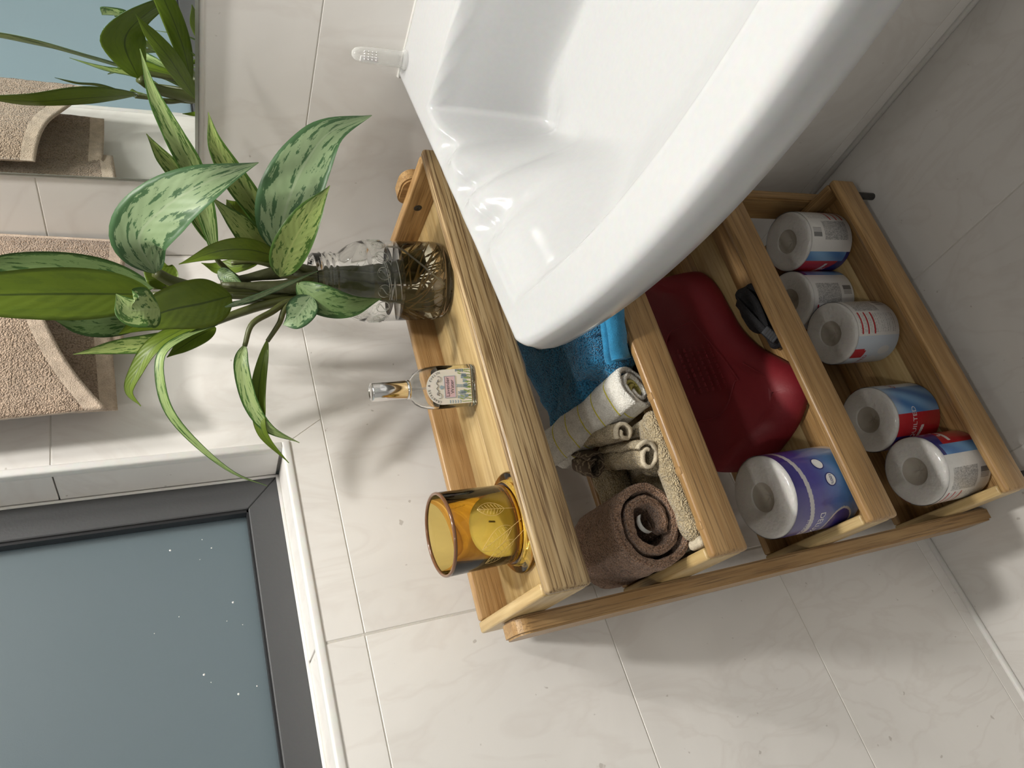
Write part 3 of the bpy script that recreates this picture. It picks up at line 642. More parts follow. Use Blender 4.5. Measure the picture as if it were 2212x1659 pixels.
# embossed scroll medallions round the shoulder band
V, F = [], []
circ = [(0.0078*math.cos(2*math.pi*k/20), 0.0078*math.sin(2*math.pi*k/20)) for k in range(20)]
esse = [(0.0045*math.sin(t)*(1 if t < math.pi else -1)*0.9, 0.0058-0.0116*t/(2*math.pi)) for t in [2*math.pi*k/16 for k in range(17)]]
esse = [(0.0042*math.sin(2*math.pi*k/16), 0.0058*math.cos(math.pi*k/16)) for k in range(17)]
def onjar(a0, u, v, r=0.0513): return (r*math.cos(a0+u/r), r*math.sin(a0+u/r), 0.091+v)
for k in range(15):
    V, F = [], []; a0 = 2*math.pi*k/15
    tube_data([onjar(a0, *p) for p in circ], 0.00045, 5, True, V, F); tube_data([onjar(a0, *p) for p in esse], 0.0005, 5, False, V, F)
    obj('embossed_scroll', V, F, M['thick_glass'], jar)
wtr = lathe('jar_water', [(0.0005, 0.0090), (0.038, 0.0090), (0.0455, 0.0098), (0.0490, 0.0160), (0.0490, 0.0640), (0.0480, 0.0632), (0.0005, 0.0632)], M['water'], None, 56, loc=(JX, JY, JZ))
tag(wtr, 'amber tinted water filling the lower half of the jar', 'water')
# pebbles
for k, (dx, dy, rr) in enumerate(((0.019, -0.022, 0.0085), (0.006, -0.034, 0.0078))):
    bm = bmesh.new(); bmesh.ops.create_icosphere(bm, subdivisions=2, radius=rr)
    for v in bm.verts:
        v.co *= 1+0.25*noise.noise(v.co*170+Vector((k*3, 0, 0))); v.co.z *= 0.75
    zmin = min(v.co.z for v in bm.verts)
    o = bmobj('pebble', bm, M['pebble'], None, False, loc=(JX+dx, JY+dy, JZ+0.0095-zmin)); tag(o, ['pale pebble in the jar, nearer the sink', 'pale pebble in the jar, nearer the perfume bottle'][k], 'pebble', 'pebbles in the jar')

plant = empty('houseplant', (JX, JY, JZ+0.0645), label='variegated leafy houseplant growing in the glass jar of water', cat='plant')
PINV = Matrix.Translation((-JX, -JY, -JZ-0.0645))
def pl(o): o.parent = plant; o.matrix_parent_inverse = PINV; return o
LEAVES = [
 ([(0.160, -0.176, 1.110), (0.213, -0.175, 1.123), (0.256, -0.172, 1.096), (0.287, -0.167, 1.056), (0.294, -0.143, 1.006)], 0.0603, -15, 0.12, 0),
 ([(0.170, -0.164, 1.047), (0.226, -0.145, 1.056), (0.275, -0.135, 1.069), (0.315, -0.134, 1.085), (0.351, -0.123, 1.101), (0.388, -0.111, 1.110)], 0.0246, -20, 0.20, 0),
 ([(0.162, -0.142, 1.043), (0.200, -0.129, 1.060), (0.240, -0.114, 1.077), (0.269, -0.111, 1.096), (0.292, -0.108, 1.109)], 0.0237, -15, 0.20, 0),
 ([(0.163, -0.142, 0.974), (0.216, -0.126, 1.003), (0.254, -0.120, 1.026), (0.288, -0.112, 1.044), (0.318, -0.100, 1.051)], 0.0280, -10, 0.20, 0),
 ([(0.157, -0.148, 0.974), (0.181, -0.152, 0.999), (0.206, -0.145, 1.022), (0.236, -0.134, 1.050)], 0.0332, 15, 0.15, 0),
 ([(0.183, -0.165, 0.979), (0.216, -0.157, 0.978), (0.253, -0.144, 0.970), (0.285, -0.123, 0.952), (0.309, -0.103, 0.926), (0.320, -0.083, 0.878)], 0.0659, -8, 0.12, 0),
 ([(0.180, -0.199, 0.983), (0.221, -0.197, 0.976), (0.258, -0.184, 0.959), (0.281, -0.158, 0.933)], 0.0401, 10, 0.15, 0),
 ([(0.187, -0.176, 0.981), (0.206, -0.183, 1.015), (0.216, -0.195, 1.049), (0.211, -0.209, 1.088)], 0.0251, 10, 0.15, 1),
 ([(0.153, -0.200, 1.114), (0.161, -0.205, 1.162), (0.169, -0.211, 1.218), (0.172, -0.215, 1.278), (0.166, -0.215, 1.318)], 0.0537, 0, 0.10, 1),
 ([(0.135, -0.175, 1.113), (0.139, -0.155, 1.171), (0.136, -0.142, 1.232), (0.138, -0.140, 1.292)], 0.0416, -25, 0.15, 0),
 ([(0.151, -0.202, 1.034), (0.161, -0.220, 1.065), (0.171, -0.240, 1.107), (0.169, -0.265, 1.148)], 0.0536, 8, 0.12, 1),
 ([(0.185, -0.247, 1.109), (0.193, -0.253, 1.122), (0.197, -0.256, 1.136), (0.203, -0.241, 1.147)], 0.0440, 20, 0.20, 0),
 ([(0.116, -0.227, 1.084), (0.118, -0.240, 1.118), (0.120, -0.245, 1.153), (0.125, -0.255, 1.192)], 0.0214, 20, 0.25, 0),
 ([(0.112, -0.201, 1.116), (0.117, -0.210, 1.157), (0.118, -0.210, 1.187), (0.125, -0.209, 1.209)], 0.0289, 0, 0.20, 0),
 ([(0.136, -0.219, 1.050), (0.135, -0.235, 1.087), (0.127, -0.252, 1.118), (0.107, -0.267, 1.135), (0.089, -0.281, 1.144), (0.082, -0.297, 1.134)], 0.0202, 35, 0.20, 1),
 ([(0.130, -0.226, 1.051), (0.138, -0.248, 1.086), (0.134, -0.267, 1.109), (0.117, -0.294, 1.112), (0.100, -0.322, 1.104), (0.084, -0.355, 1.079), (0.067, -0.383, 1.047), (0.054, -0.397, 1.014)], 0.0143, 50, 0.30, 0),
 ([(0.120, -0.222, 1.052), (0.122, -0.235, 1.071), (0.119, -0.246, 1.088), (0.116, -0.258, 1.105)], 0.0226, 20, 0.20, 1),
 ([(0.130, -0.256, 1.025), (0.119, -0.277, 1.030), (0.095, -0.312, 1.023), (0.080, -0.338, 1.006), (0.066, -0.353, 0.973)], 0.0189, 20, 0.20, 0),
 ([(0.125, -0.247, 0.999), (0.104, -0.287, 1.011), (0.091, -0.316, 1.015), (0.075, -0.343, 1.012), (0.051, -0.370, 0.986)], 0.0179, 20, 0.20, 1),
 ([(0.196, -0.242, 0.957), (0.195, -0.258, 0.968), (0.191, -0.270, 0.979), (0.183, -0.271, 0.990)], 0.0328, 10, 0.15, 0),
 ([(0.197, -0.225, 0.970), (0.197, -0.247, 0.949), (0.196, -0.257, 0.917), (0.193, -0.245, 0.877)], 0.0345, 0, 0.12, 0),
 ([(0.158, -0.224, 1.043), (0.172, -0.224, 1.018), (0.188, -0.220, 0.984), (0.199, -0.208, 0.944)], 0.0121, 60, 0.20, 0),
 ([(0.154, -0.167, 1.045), (0.157, -0.180, 1.034), (0.157, -0.195, 1.018)], 0.0172, 10, 0.20, 0),
 ([(0.154, -0.153, 0.998), (0.143, -0.150, 1.023), (0.134, -0.145, 1.043), (0.138, -0.140, 1.060)], 0.0202, 30, 0.20, 1),
 ([(0.133, -0.176, 1.099), (0.142, -0.166, 1.103), (0.150, -0.156, 1.108), (0.160, -0.145, 1.104)], 0.0350, 10, 0.20, 1),
 ([(0.170, -0.119, 0.994), (0.178, -0.109, 1.009), (0.194, -0.106, 1.023), (0.200, -0.099, 1.030)], 0.0296, 30, 0.20, 1),
]
STEMS = [
 ([(0.139, -0.170, 0.900), (0.145, -0.163, 0.956), (0.154, -0.153, 0.998), (0.153, -0.154, 1.029)], 0.0027),
 ([(0.141, -0.167, 0.900), (0.162, -0.174, 0.948), (0.181, -0.167, 0.979)], 0.0023),
 ([(0.137, -0.172, 0.900), (0.163, -0.188, 0.945), (0.180, -0.198, 0.982)], 0.0023),
 ([(0.131, -0.179, 0.900), (0.131, -0.178, 0.978), (0.137, -0.180, 1.056), (0.146, -0.177, 1.090), (0.161, -0.175, 1.110)], 0.0058),
 ([(0.138, -0.186, 0.903), (0.138, -0.193, 0.981), (0.148, -0.198, 1.048), (0.153, -0.200, 1.114)], 0.0032),
 ([(0.137, -0.187, 0.903), (0.138, -0.201, 0.982), (0.135, -0.213, 1.024), (0.130, -0.225, 1.059)], 0.0040),
 ([(0.145, -0.194, 0.916), (0.146, -0.208, 0.970), (0.146, -0.223, 0.993), (0.145, -0.239, 1.016), (0.129, -0.257, 1.025)], 0.0028),
 ([(0.152, -0.200, 0.930), (0.147, -0.214, 0.972), (0.137, -0.233, 0.985), (0.124, -0.248, 0.999)], 0.0026),
 ([(0.133, -0.177, 0.900), (0.132, -0.177, 0.984), (0.140, -0.168, 1.020), (0.159, -0.161, 1.041), (0.172, -0.162, 1.047)], 0.0026),
 ([(0.131, -0.178, 0.900), (0.142, -0.196, 0.987), (0.151, -0.202, 1.034)], 0.0029),
 ([(0.171, -0.209, 0.934), (0.188, -0.220, 0.954), (0.197, -0.225, 0.969)], 0.0019),
 ([(0.176, -0.219, 0.941), (0.193, -0.237, 0.954)], 0.0016),
 ([(0.135, -0.190, 0.980), (0.130, -0.203, 1.048), (0.116, -0.226, 1.084)], 0.0023),
 ([(0.131, -0.178, 1.056), (0.131, -0.171, 1.080), (0.135, -0.175, 1.113)], 0.0020),
 ([(0.114, -0.199, 1.042), (0.111, -0.202, 1.082), (0.112, -0.201, 1.116)], 0.0018),
 ([(0.154, -0.153, 0.998), (0.161, -0.144, 1.043)], 0.0018),
 ([(0.145, -0.163, 0.956), (0.159, -0.131, 0.979), (0.170, -0.119, 0.994)], 0.0018),
]

CAMP = Vector((0.83164, -0.77654, 1.11919))
def leaf(ctrl, width, tilt, fold, kind, seed):
    n, mm = 34, 6
    P = catmull(ctrl, n); V, F, mi, uvs = [], [], [], []
    rnd = random.Random(seed); wav = rnd.uniform(0.03, 0.09); ph = rnd.uniform(0, 6)
    up0 = None; rowsN = []
    for i, p in enumerate(P):
        t = i/n
        tg = (P[min(n, i+1)]-P[max(0, i-1)]).normalized()
        nrm = (CAMP-p).normalized(); nrm = (nrm - tg*nrm.dot(tg)).normalized()
        nrm = Matrix.Rotation(math.radians(tilt), 3, tg) @ nrm
        side = tg.cross(nrm).normalized()
        w = width/2*(math.sin(math.pi*min(1.0, t**0.72))**0.85)*(1.0 if t < 0.75 else 1-0.35*((t-0.75)/0.25))
        w = max(w, 0.0011 if t < 0.06 else 0.0004)
        for k in range(-mm, mm+1):
            v = k/mm
            h = fold*w*(abs(v)**1.4) + wav*w*math.sin(9*t+ph+(2.2 if v > 0 else 0))*abs(v)**2
            V.append(p + side*(w*v) + nrm*(h - 0.0)); uvs.append((t, v))
        rowsN.append(nrm)
    cnt = len(V); cols = 2*mm+1
    for i in range(n+1):
        for k in range(cols): V.append(V[i*cols+k] - rowsN[i]*0.0005)
    tri_uv = []
    for i in range(n):
        for k in range(cols-1):
            a = i*cols+k; F.append((a, a+1, a+cols+1, a+cols)); mi.append(0)
            F.append((a+cnt, a+cols+cnt, a+cols+1+cnt, a+1+cnt)); mi.append(1)
        for k in (0, cols-1):
            a = i*cols+k; F.append((a, a+cols, a+cols+cnt, a+cnt)); mi.append(0)
    top = M['leaf_grey'] if seed in (0, 5, 19, 21) else M['leaf_dark'] if seed in (9, 13, 20, 22) else M['leaf_lime'] if seed in (2, 3, 4, 6, 12) else M['leaf']
    mats = (M['leaf_under'], top) if kind == 1 else (top, M['leaf_under'])
    me = mesh_from('leaf', V, F, True, mats, mi)
    uvl = me.uv_layers.new(name='UVMap')
    uu = uvs+uvs; buf = []
    for lp in me.loops: buf += list(uu[lp.vertex_index])
    uvl.data.foreach_set('uv', buf)
    o = bpy.data.objects.new('leaf', me); link(o); return pl(o)
for s, a in enumerate(LEAVES): leaf(*a, s)
for P, r in STEMS:
    q = catmull(P, 22); pl(tube('stem', q, [r*1.35*(1.25-0.5*k/22) for k in range(23)], M['stem'], None, 8))
# canes standing in the jar, tied with wire
def J(x, y, z): return (JX+x, JY+y, JZ+z)
c1 = catmull([J(0.004, -0.004, 0.27), J(0.006, 0.010, 0.20), J(0.004, 0.008, 0.15), J(0.002, 0.010, 0.10), J(0.004, 0.014, 0.06), J(0.010, 0.016, 0.020)], 24)
c2 = catmull([J(0.012, -0.014, 0.27), J(0.010, -0.016, 0.205), J(0.008, -0.010, 0.15), J(0.0, -0.014, 0.10), J(-0.006, -0.020, 0.05), J(-0.004, -0.026, 0.018)], 24)
pl(tube('cane', c1, [(0.0085+0.0045*k/24+0.0008*math.sin(k*2.1))*(0.35+0.65*sstep(-1, 7, k)) for k in range(25)], M['cane'], None, 14))
pl(tube('cane', c2, [(0.0080+0.0045*k/24+0.0008*math.sin(k*2.4))*(0.35+0.65*sstep(-1, 7, k)) for k in range(25)], M['cane'], None, 14))
c3 = catmull([J(0.014, -0.002, 0.19), J(0.012, -0.002, 0.14), J(0.010, -0.004, 0.09), J(0.012, -0.006, 0.03)], 16)
pl(tube('cane', c3, [0.0075*(0.4+0.6*sstep(-1, 6, k)) for k in range(17)], M['cane'], None, 12))
for z, r in ((0.071, 0.0265), (0.074, 0.0262), (0.063, 0.0272)):
    pl(tube('wire_tie', [J(0.003+r*0.72*math.cos(a), -0.002+r*1.05*math.sin(a), z+0.003*math.cos(a)) for a in [2*math.pi*k/28 for k in range(28)]], 0.0007, M['wire'], None, 6, True))
pl(tube('wire_tie', catmull([J(0.040, 0.020, 0.078), J(0.045, 0.012, 0.062), J(0.044, -0.006, 0.045), J(0.038, -0.022, 0.028), J(0.030, -0.032, 0.012)], 20), 0.0011, M['wire'], None, 6))
V, F = [], []; rr = random.Random(3)
for k in range(46):
    a = rr.uniform(0, 6.28); z0 = rr.uniform(0.015, 0.06); x, y = rr.uniform(-0.01, 0.015), rr.uniform(-0.025, 0.018)
    P = []
    for q in range(6):
        t = q/5; ra = min(0.045, 0.010+0.04*t); P.append(J(x*(1-t)+ra*math.cos(a+1.1*t), y*(1-t)+ra*math.sin(a+1.1*t), max(0.0115, z0+0.012*math.sin(2.5*t)-0.03*t)))
    tube_data(catmull(P, 12), [0.0012-0.0006*q/12 for q in range(13)], 5, False, V, F)
o = pl(obj('roots', V, F, M['root'])); o['kind'] = 'stuff'

# ================================================================ perfume bottle
BX, BY, BZ = 0.1375, -0.3370, 0.7727
yaw = math.atan2(-0.545, 0.838)                              # the label faces this way
bot = empty('perfume_bottle', (BX, BY, BZ), yaw, label='clear lavender water bottle with silver cap and flowered paper label', cat='bottle')
# local x = front, y = right-hand side of the label (seen from outside: to the left), z up
def ov(wy, wx, z, n=40, e=3.2):
    out = []
    for k in range(n):
        a = 2*math.pi*k/n; c, s = math.cos(a), math.sin(a)
        out.append((wx*math.copysign(abs(c)**(2/e), c), wy*math.copysign(abs(s)**(2/e), s), z))
    return out
def loft(name, secs, mat_, parent, caps=True):
    n = len(secs[0]); V = [p for s in secs for p in s]; F = []
    for i in range(len(secs)-1):
        for k in range(n):
            k2 = (k+1) % n; F.append((i*n+k, i*n+k2, (i+1)*n+k2, (i+1)*n+k))
    if caps: F += [tuple(range(n))[::-1], tuple((len(secs)-1)*n+k for k in range(n))]
    return obj(name, V, F, mat_, parent)
def bsec(inset, zs):
    return [ov(w-inset, d-inset, z, e=e) for (w, d, z, e) in zs]
outer = [(0.0235, 0.0125, 0.0, 4.5), (0.0252, 0.0142, 0.0018, 4.5), (0.0258, 0.0148, 0.005, 4.5), (0.0258, 0.0148, 0.044, 4.5), (0.0256, 0.0147, 0.052, 4.2), (0.0245, 0.0142, 0.060, 3.8), (0.0222, 0.0134, 0.0675, 3.2), (0.0185, 0.0122, 0.0735, 2.7), (0.0135, 0.0105, 0.0775, 2.2), (0.0108, 0.0100, 0.0795, 2.0), (0.0104, 0.0100, 0.0830, 2.0)]
inn = [(0.0215, 0.0105, 0.0072, 4.0), (0.0232, 0.0122, 0.010, 4.2)]+[(w-0.0022, d-0.0022, z, e) for (w, d, z, e) in outer[3:]]
loft('bottle_glass', bsec(0, outer)+bsec(0, inn)[::-1], M['glass_clear'], bot)
loft('perfume', [ov(0.0220, 0.0110, 0.0068, e=4), ov(0.0240, 0.0130, 0.010, e=4.2), ov(0.0240, 0.0130, 0.0480, e=4.2), ov(0.0232, 0.0122, 0.0476, e=4.2)], M['scent'], bot)
lathe('dip_tube', [(0.0012, 0.010), (0.0014, 0.012), (0.0014, 0.080), (0.0002, 0.080)], M['silicone'], bot, 10)
lathe('collar', [(0.0113, 0.0806), (0.0117, 0.0812), (0.0117, 0.0838), (0.0108, 0.0842)], M['metal'], bot, 32)
lathe('cap', [(0.0108, 0.0842), (0.0112, 0.0846), (0.0112, 0.1245), (0.0106, 0.1258), (0.0092, 0.1258), (0.0088, 0.1252), (0.0003, 0.1252)], M['metal'], bot, 40)
# paper label: arched top
def arch(w, z0, z1, n=18):
    P = [(-w, z0), (w, z0), (w, z1-w)]
    for k in range(1, n): P.append((w*math.cos(math.pi*k/n), z1-w+w*math.sin(math.pi*k/n)))
    P.append((-w, z1-w)); return P
def flat(name, poly, x, mat_, parent, th=0.0002):
    n = len(poly); V = [(x, p[0], p[1]) for p in poly]+[(x+th, p[0], p[1]) for p in poly]
    F = [tuple(range(n))[::-1], tuple(range(n, 2*n))]+[(k, (k+1) % n, n+(k+1) % n, n+k) for k in range(n)]
    return obj(name, V, F, mat_, parent, smooth=False)
FX = 0.0149
lab = flat('label', arch(0.0205, 0.008, 0.0640), FX, M['label_white'], bot)
pk = flat('name_panel', [(-0.0125, 0.0285), (0.0125, 0.0285), (0.0125, 0.0415), (-0.0125, 0.0415)], FX+0.0003, M['label_pink'], lab)
def put_text(txt, size, y, z, x, mat_, parent, name='lettering', rot=0.0, sy=1.0):
    V, F = text_mesh(txt, size); c, s = math.cos(rot), math.sin(rot); VV = []
    for a, b_, _ in V:
        a *= sy; p, q = a*c-b_*s, a*s+b_*c; VV.append((x, y+p, z+q))
    return obj(name, VV, F, mat_, parent, smooth=False)
put_text('Lavender', 0.0062, 0, 0.0378, FX+0.0007, M['ink'], lab); put_text('Water', 0.0062, 0, 0.0322, FX+0.0007, M['ink'], lab)
for (a, b_) in (((-0.0129, 0.0281), (0.0129, 0.0286)), ((-0.0129, 0.0414), (0.0129, 0.0419)), ((-0.0129, 0.0281), (-0.0124, 0.0419)), ((0.0124, 0.0281), (0.0129, 0.0419))):
    flat('panel_line', [(a[0], a[1]), (b_[0], a[1]), (b_[0], b_[1]), (a[0], b_[1])], FX+0.0006, M['ink_lilac'], lab)
word = 'CRABTREE & EVELYN'
for k, ch in enumerate(word):
    if ch == ' ': continue
    th = math.radians(166 - k*(152/(len(word)-1))); r = 0.0174
    put_text(ch, 0.0040, r*math.cos(th), 0.0640-0.0205+r*math.sin(th), FX+0.0004, M['ink'], lab, rot=th-math.pi/2)
# small flourish and tree above the panel
for s in (-1, 1):
    P = [(FX+0.0006, s*(0.0035+0.0022*math.cos(t)+0.0006*t), 0.0480+0.0022*math.sin(t)) for t in [0.35*k for k in range(22)]]
    tube('flourish', [(p[0], p[1]+s*0.0035, p[2]) for p in P], 0.00018, M['ink'], lab, 5)
tube('flourish', [(FX+0.0006, -0.009+0.018*k/20, 0.0505+0.0012*math.sin(0.9*k)) for k in range(21)], 0.00025, M['ink'], lab, 5)
flat('emblem', [(0.0022*math.cos(a)*(1+0.2*math.sin(5*a)), 0.0452+0.0024*math.sin(a)) for a in [2*math.pi*k/18 for k in range(18)]], FX+0.0005, M['ink_lilac'], lab)
# printed lavender sprigs
VL, FL, VG, FG = [], [], [], []
rr = random.Random(11)
def blob(V, F, y, z, r1, r2, a, x):
    n = 6; b0 = len(V); c, s = math.cos(a), math.sin(a)
    for k in range(n):
        t = 2*math.pi*k/n; p, q = r1*math.cos(t), r2*math.sin(t); V.append((x, y+p*c-q*s, z+p*s+q*c))
    F.append(tuple(b0+k for k in range(n)))
for k in range(15):
    y = -0.0185+0.037*(k+rr.uniform(-0.3, 0.3))/14; lean = rr.uniform(-0.35, 0.35); top = rr.uniform(0.016, 0.0285) + (0.008 if abs(y) > 0.0145 else 0)
    for q in range(9):
        t = q/8; z = 0.0095+(top-0.0095)*t; yy = max(-0.0192, min(0.0192, y+lean*(z-0.0095)))
        if t < 0.45: blob(VG, FG, yy, z, 0.0022, 0.0005, 1.5708-lean+rr.uniform(-.3, .3), FX+0.00035)
        else:
            for s in (-1, 1): blob(VL, FL, max(-0.0196, min(0.0196, yy+s*0.0009)), z, 0.0011, 0.0008, s*0.7, FX+0.0004)
    if rr.random() < 0.4: blob(VG, FG, y*0.95, top-0.004, 0.003, 0.0007, 1.2, FX+0.00045)
obj('lavender_flowers', VL, FL, M['ink_lilac'], lab, smooth=False)['kind'] = 'stuff'
obj('lavender_stalks', VG, FG, M['ink_green'], lab, smooth=False)['kind'] = 'stuff'

# ================================================================ amber candle glass
KX, KY, KZ = 0.1350, -0.5175, 0.7727
can = empty('candle_glass', (KX, KY, KZ), 0.0, label='amber glass candle holder etched with leaves on a round foot', cat='candle holder')
lathe('foot', [(0.0005, 0.0), (0.053, 0.0), (0.0555, 0.0015), (0.0557, 0.0040), (0.0535, 0.0060), (0.0475, 0.0068), (0.0462, 0.0095), (0.0440, 0.0125), (0.0425, 0.0130), (0.0005, 0.0130)], M['amber_deep'], can, 64)
lathe('glass_wall', [(0.0420, 0.0132), (0.0428, 0.018), (0.0442, 0.088), (0.0438, 0.0895), (0.0418, 0.0895), (0.0412, 0.088), (0.0400, 0.020), (0.0385, 0.0165), (0.0005, 0.0160)], M['amber'], can, 64)
lathe('rim', [(0.0410, 0.0880), (0.0413, 0.0898), (0.0428, 0.0907), (0.0443, 0.0898), (0.0446, 0.0878), (0.0440, 0.0872), (0.0416, 0.0872)], M['amber_rim'], can, 64, closed=True)
lathe('wax', [(0.0005, 0.0205), (0.012, 0.0208), (0.025, 0.0203), (0.036, 0.0212), (0.0394, 0.0225), (0.0398, 0.0215), (0.0392, 0.0185), (0.0375, 0.0168), (0.0005, 0.0164)], M['wax'], can, 48)
tube('wick', [(0.004, 0.003, 0.0200), (0.005, 0.004, 0.027)], 0.0011, M['screw'], can, 8)
def etch(a0, z0, h, w, lean):
    V, F = [], []
    def pp(u, v): a = a0+(u+lean*v)/0.0442; r = 0.0432+0.0012*((z0+v)/0.09)+0.0004; return (r*math.cos(a), r*math.sin(a), z0+v)
    for s in (-1, 1): tube_data([pp(s*w*math.sin(math.pi*t)**0.8, h*t) for t in [k/14 for k in range(15)]], 0.00022, 4, False, V, F)
    tube_data([pp(0, -0.012+(h+0.012)*k/12) for k in range(13)], 0.00025, 4, False, V, F)
    for q in range(1, 8):
        t = q/8.5
        for s in (-1, 1): tube_data([pp(0, h*t), pp(s*0.8*w*math.sin(math.pi*min(1, t+0.1)), h*(t+0.10))], 0.00014, 4, False, V, F)
    return obj('etched_leaf', V, F, M['gold_line'], can)
caz = math.atan2(-0.776+0.5165, 0.8316-0.1315)
etch(caz+0.36, 0.030, 0.030, 0.0075, 0.10); etch(caz-0.10, 0.026, 0.034, 0.010, -0.55); etch(caz-0.42, 0.024, 0.030, 0.009, -0.8); etch(caz+2.2, 0.03, 0.034, 0.009, 0.3)

# ================================================================ paper rolls
def print_wrap(name, r, z0, z1, fn, nc, nr, parent):
    """printed film round a roll: every little face takes its colour from the design fn(psi, h)"""
    V, F, C = [], [], []
    for j in range(nr+1):
        for i in range(nc):
            a = 2*math.pi*i/nc; V.append((r*math.cos(a), r*math.sin(a), z0+(z1-z0)*j/nr))
    for j in range(nr):
        for i in range(nc):
            i2 = (i+1) % nc; F.append((j*nc+i, j*nc+i2, (j+1)*nc+i2, (j+1)*nc+i))
            C += list((*fn((360-(i+0.5)*360/nc) % 360, (j+0.5)/nr), 1.0))*4
    me = mesh_from(name, V, F, True, (M['film'],)); at = me.color_attributes.new('print', 'FLOAT_COLOR', 'CORNER'); at.data.foreach_set('color', C)
    o = bpy.data.objects.new(name, me); link(o, parent); return o
def roll_body(r, h, parent, rc=0.0195):
    e = 0.004
    prof = [(rc, h-0.012), (rc, h-0.0015), (rc+0.0015, h), (r-0.010, h+0.0004), (r-e, h-0.0003), (r-0.0008, h-e), (r-0.0006, h-0.010), (r-0.0006, 0.010), (r-0.0008, e), (r-e, 0.0003), (r-0.010, 0.0), (rc+0.0015, 0.0), (rc, 0.0015), (rc, 0.012)]
    V, F = lathe_data(prof, 64)
    # film gathered in soft creases round the core hole
    VV = []
    for (x, y, z) in V:
        rad = math.hypot(x, y); a = math.atan2(y, x)
        k = math.exp(-((rad-rc-0.006)/0.012)**2)*0.0007*noise.noise(Vector((a*3.0, rad*120, h*40))) if z > h-0.003 or z < 0.003 else 0
        VV.append((x, y, z+k*(1 if z > h/2 else -1)))
    o = obj('paper', VV, F, M['paper'], parent)
    lathe('core', [(rc+0.0003, 0.004), (rc+0.0003, h-0.004), (rc-0.0012, h-0.004), (rc-0.0012, 0.004)], M['core'], parent, 40, True)
    for zz, s in ((h-0.013, 1), (0.013, -1)):                # film pushed into the core
        Vq, Fq = [], []; n = 40
        for q in range(6):
            rr_ = rc*(q/5); 
            for k in range(n):
                a = 2*math.pi*k/n; Vq.append((rr_*math.cos(a), rr_*math.sin(a), zz + s*(0.011*(q/5)**2) + 0.0022*noise.noise(Vector((a*1.3, q*0.9, zz*90)))*(1 if q < 5 else 0)))
        for q in range(5):
            for k in range(n): Fq.append((q*n+k, q*n+(k+1) % n, (q+1)*n+(k+1) % n, (q+1)*n+k))
        obj('film_tuck', Vq, Fq, M['core'], parent)
    return o
RED, NAVY, BLU, SKY, WHT, PALE, GRY = (0.46, 0.018, 0.028), (0.018, 0.022, 0.17), (0.07, 0.20, 0.47), (0.22, 0.42, 0.68), (0.72, 0.71, 0.69), (0.55, 0.62, 0.70), (0.20, 0.20, 0.20)
rng = random.Random(5); NZ = [[rng.random() for _ in range(240)] for _ in range(90)]
def mixc(a, b_, t): return tuple(p*(1-t)+q*t for p, q in zip(a, b_))
def design_a(psi, h):
    nzv = NZ[int(h*60) % 90][int(psi) % 240]
    if psi >= 320 or psi < 45:                                # red panel, white swoosh, navy corner
        p = (psi-320) % 360                                   # 0..85
        if abs(h-(0.36+0.0028*p)) < 0.035 and p > 22 and p < 78: return WHT
        if h > 0.72 + 0.10*math.cos(p*0.07) and p > 40: return NAVY
        return RED
    if psi < 65: return mixc(BLU, SKY, 0.5+0.5*math.sin(h*7+psi*0.1)) if h < 0.92 else NAVY
    if psi < 85: return WHT
    if psi < 130:
        if 0.05 < h < 0.25 and 92 < psi < 112: return GRY if int(psi*1.4) % 3 != 0 or int(psi*2.3) % 5 == 0 else WHT
        if 0.32 < h < 0.90 and 88 < psi < 127: return mixc(GRY, WHT, 0.15+0.6*nzv)
        return WHT
    if psi < 175:
        for c in (0.90, 0.76, 0.60):
            if abs(h-c) < 0.018 and psi < 172: return RED
        if 0.08 < h < 0.96 and 133 < psi < 170: return mixc(GRY, WHT, 0.35+0.6*NZ[int(h*46) % 90][int(psi*2) % 240]) if int(h*46) % 2 == 0 else WHT
        return WHT
    if psi < 262:
        if 200 < psi < 222 and h > 0.72 and not (psi < 204 and h < 0.76): return RED
        if (psi-205)**2/90 + ((h-0.28)/0.13)**2 < 1: return mixc(PALE, WHT, 0.7)
        if (psi-232)**2/180 + ((h-0.45)/0.17)**2 < 1: return mixc(PALE, WHT, 0.4)
        return mixc(PALE, SKY, 0.3*sstep(225, 262, psi))
    t = 0.5+0.5*math.sin(h*9+psi*0.16)
    return mixc(mixc(BLU, SKY, t), WHT, 0.25*sstep(0.75, 1.0, h))
def wrap_text(txt, size, psi, h, r, height, mat_, parent, sx=1.0):
    V, F = text_mesh(txt, size); out = []
    for (a, b_, _) in V:
        an = -math.radians(psi) + a*sx/r; out.append(((r+0.0003)*math.cos(an), (r+0.0003)*math.sin(an), h*height+b_))
    return obj('lettering', out, F, mat_, parent, smooth=False)
RR, RH = 0.0492, 0.100
T4 = TIERS[3]-0.0347
proto = empty('toilet_roll', (0, 0, 0)); 
roll_body(RR, RH, proto)
fw = print_wrap('printed_film', RR, 0.004, RH-0.0045, design_a, 320, 84, proto)
wrap_text('QUILTED', 0.0125, 338, 0.60, RR, RH, M['ink_white'], fw); wrap_text('3', 0.016, 22, 0.58, RR, RH, M['ink_white'], fw)
wrap_text('QUILTED', 0.0105, 240, 0.62, RR, RH, M['ink_red'], fw)
def copy_tree(o, parent=None):
    c = o.copy(); col.objects.link(c); c.parent = parent
    for ch in o.children: copy_tree(ch, c)
    return c
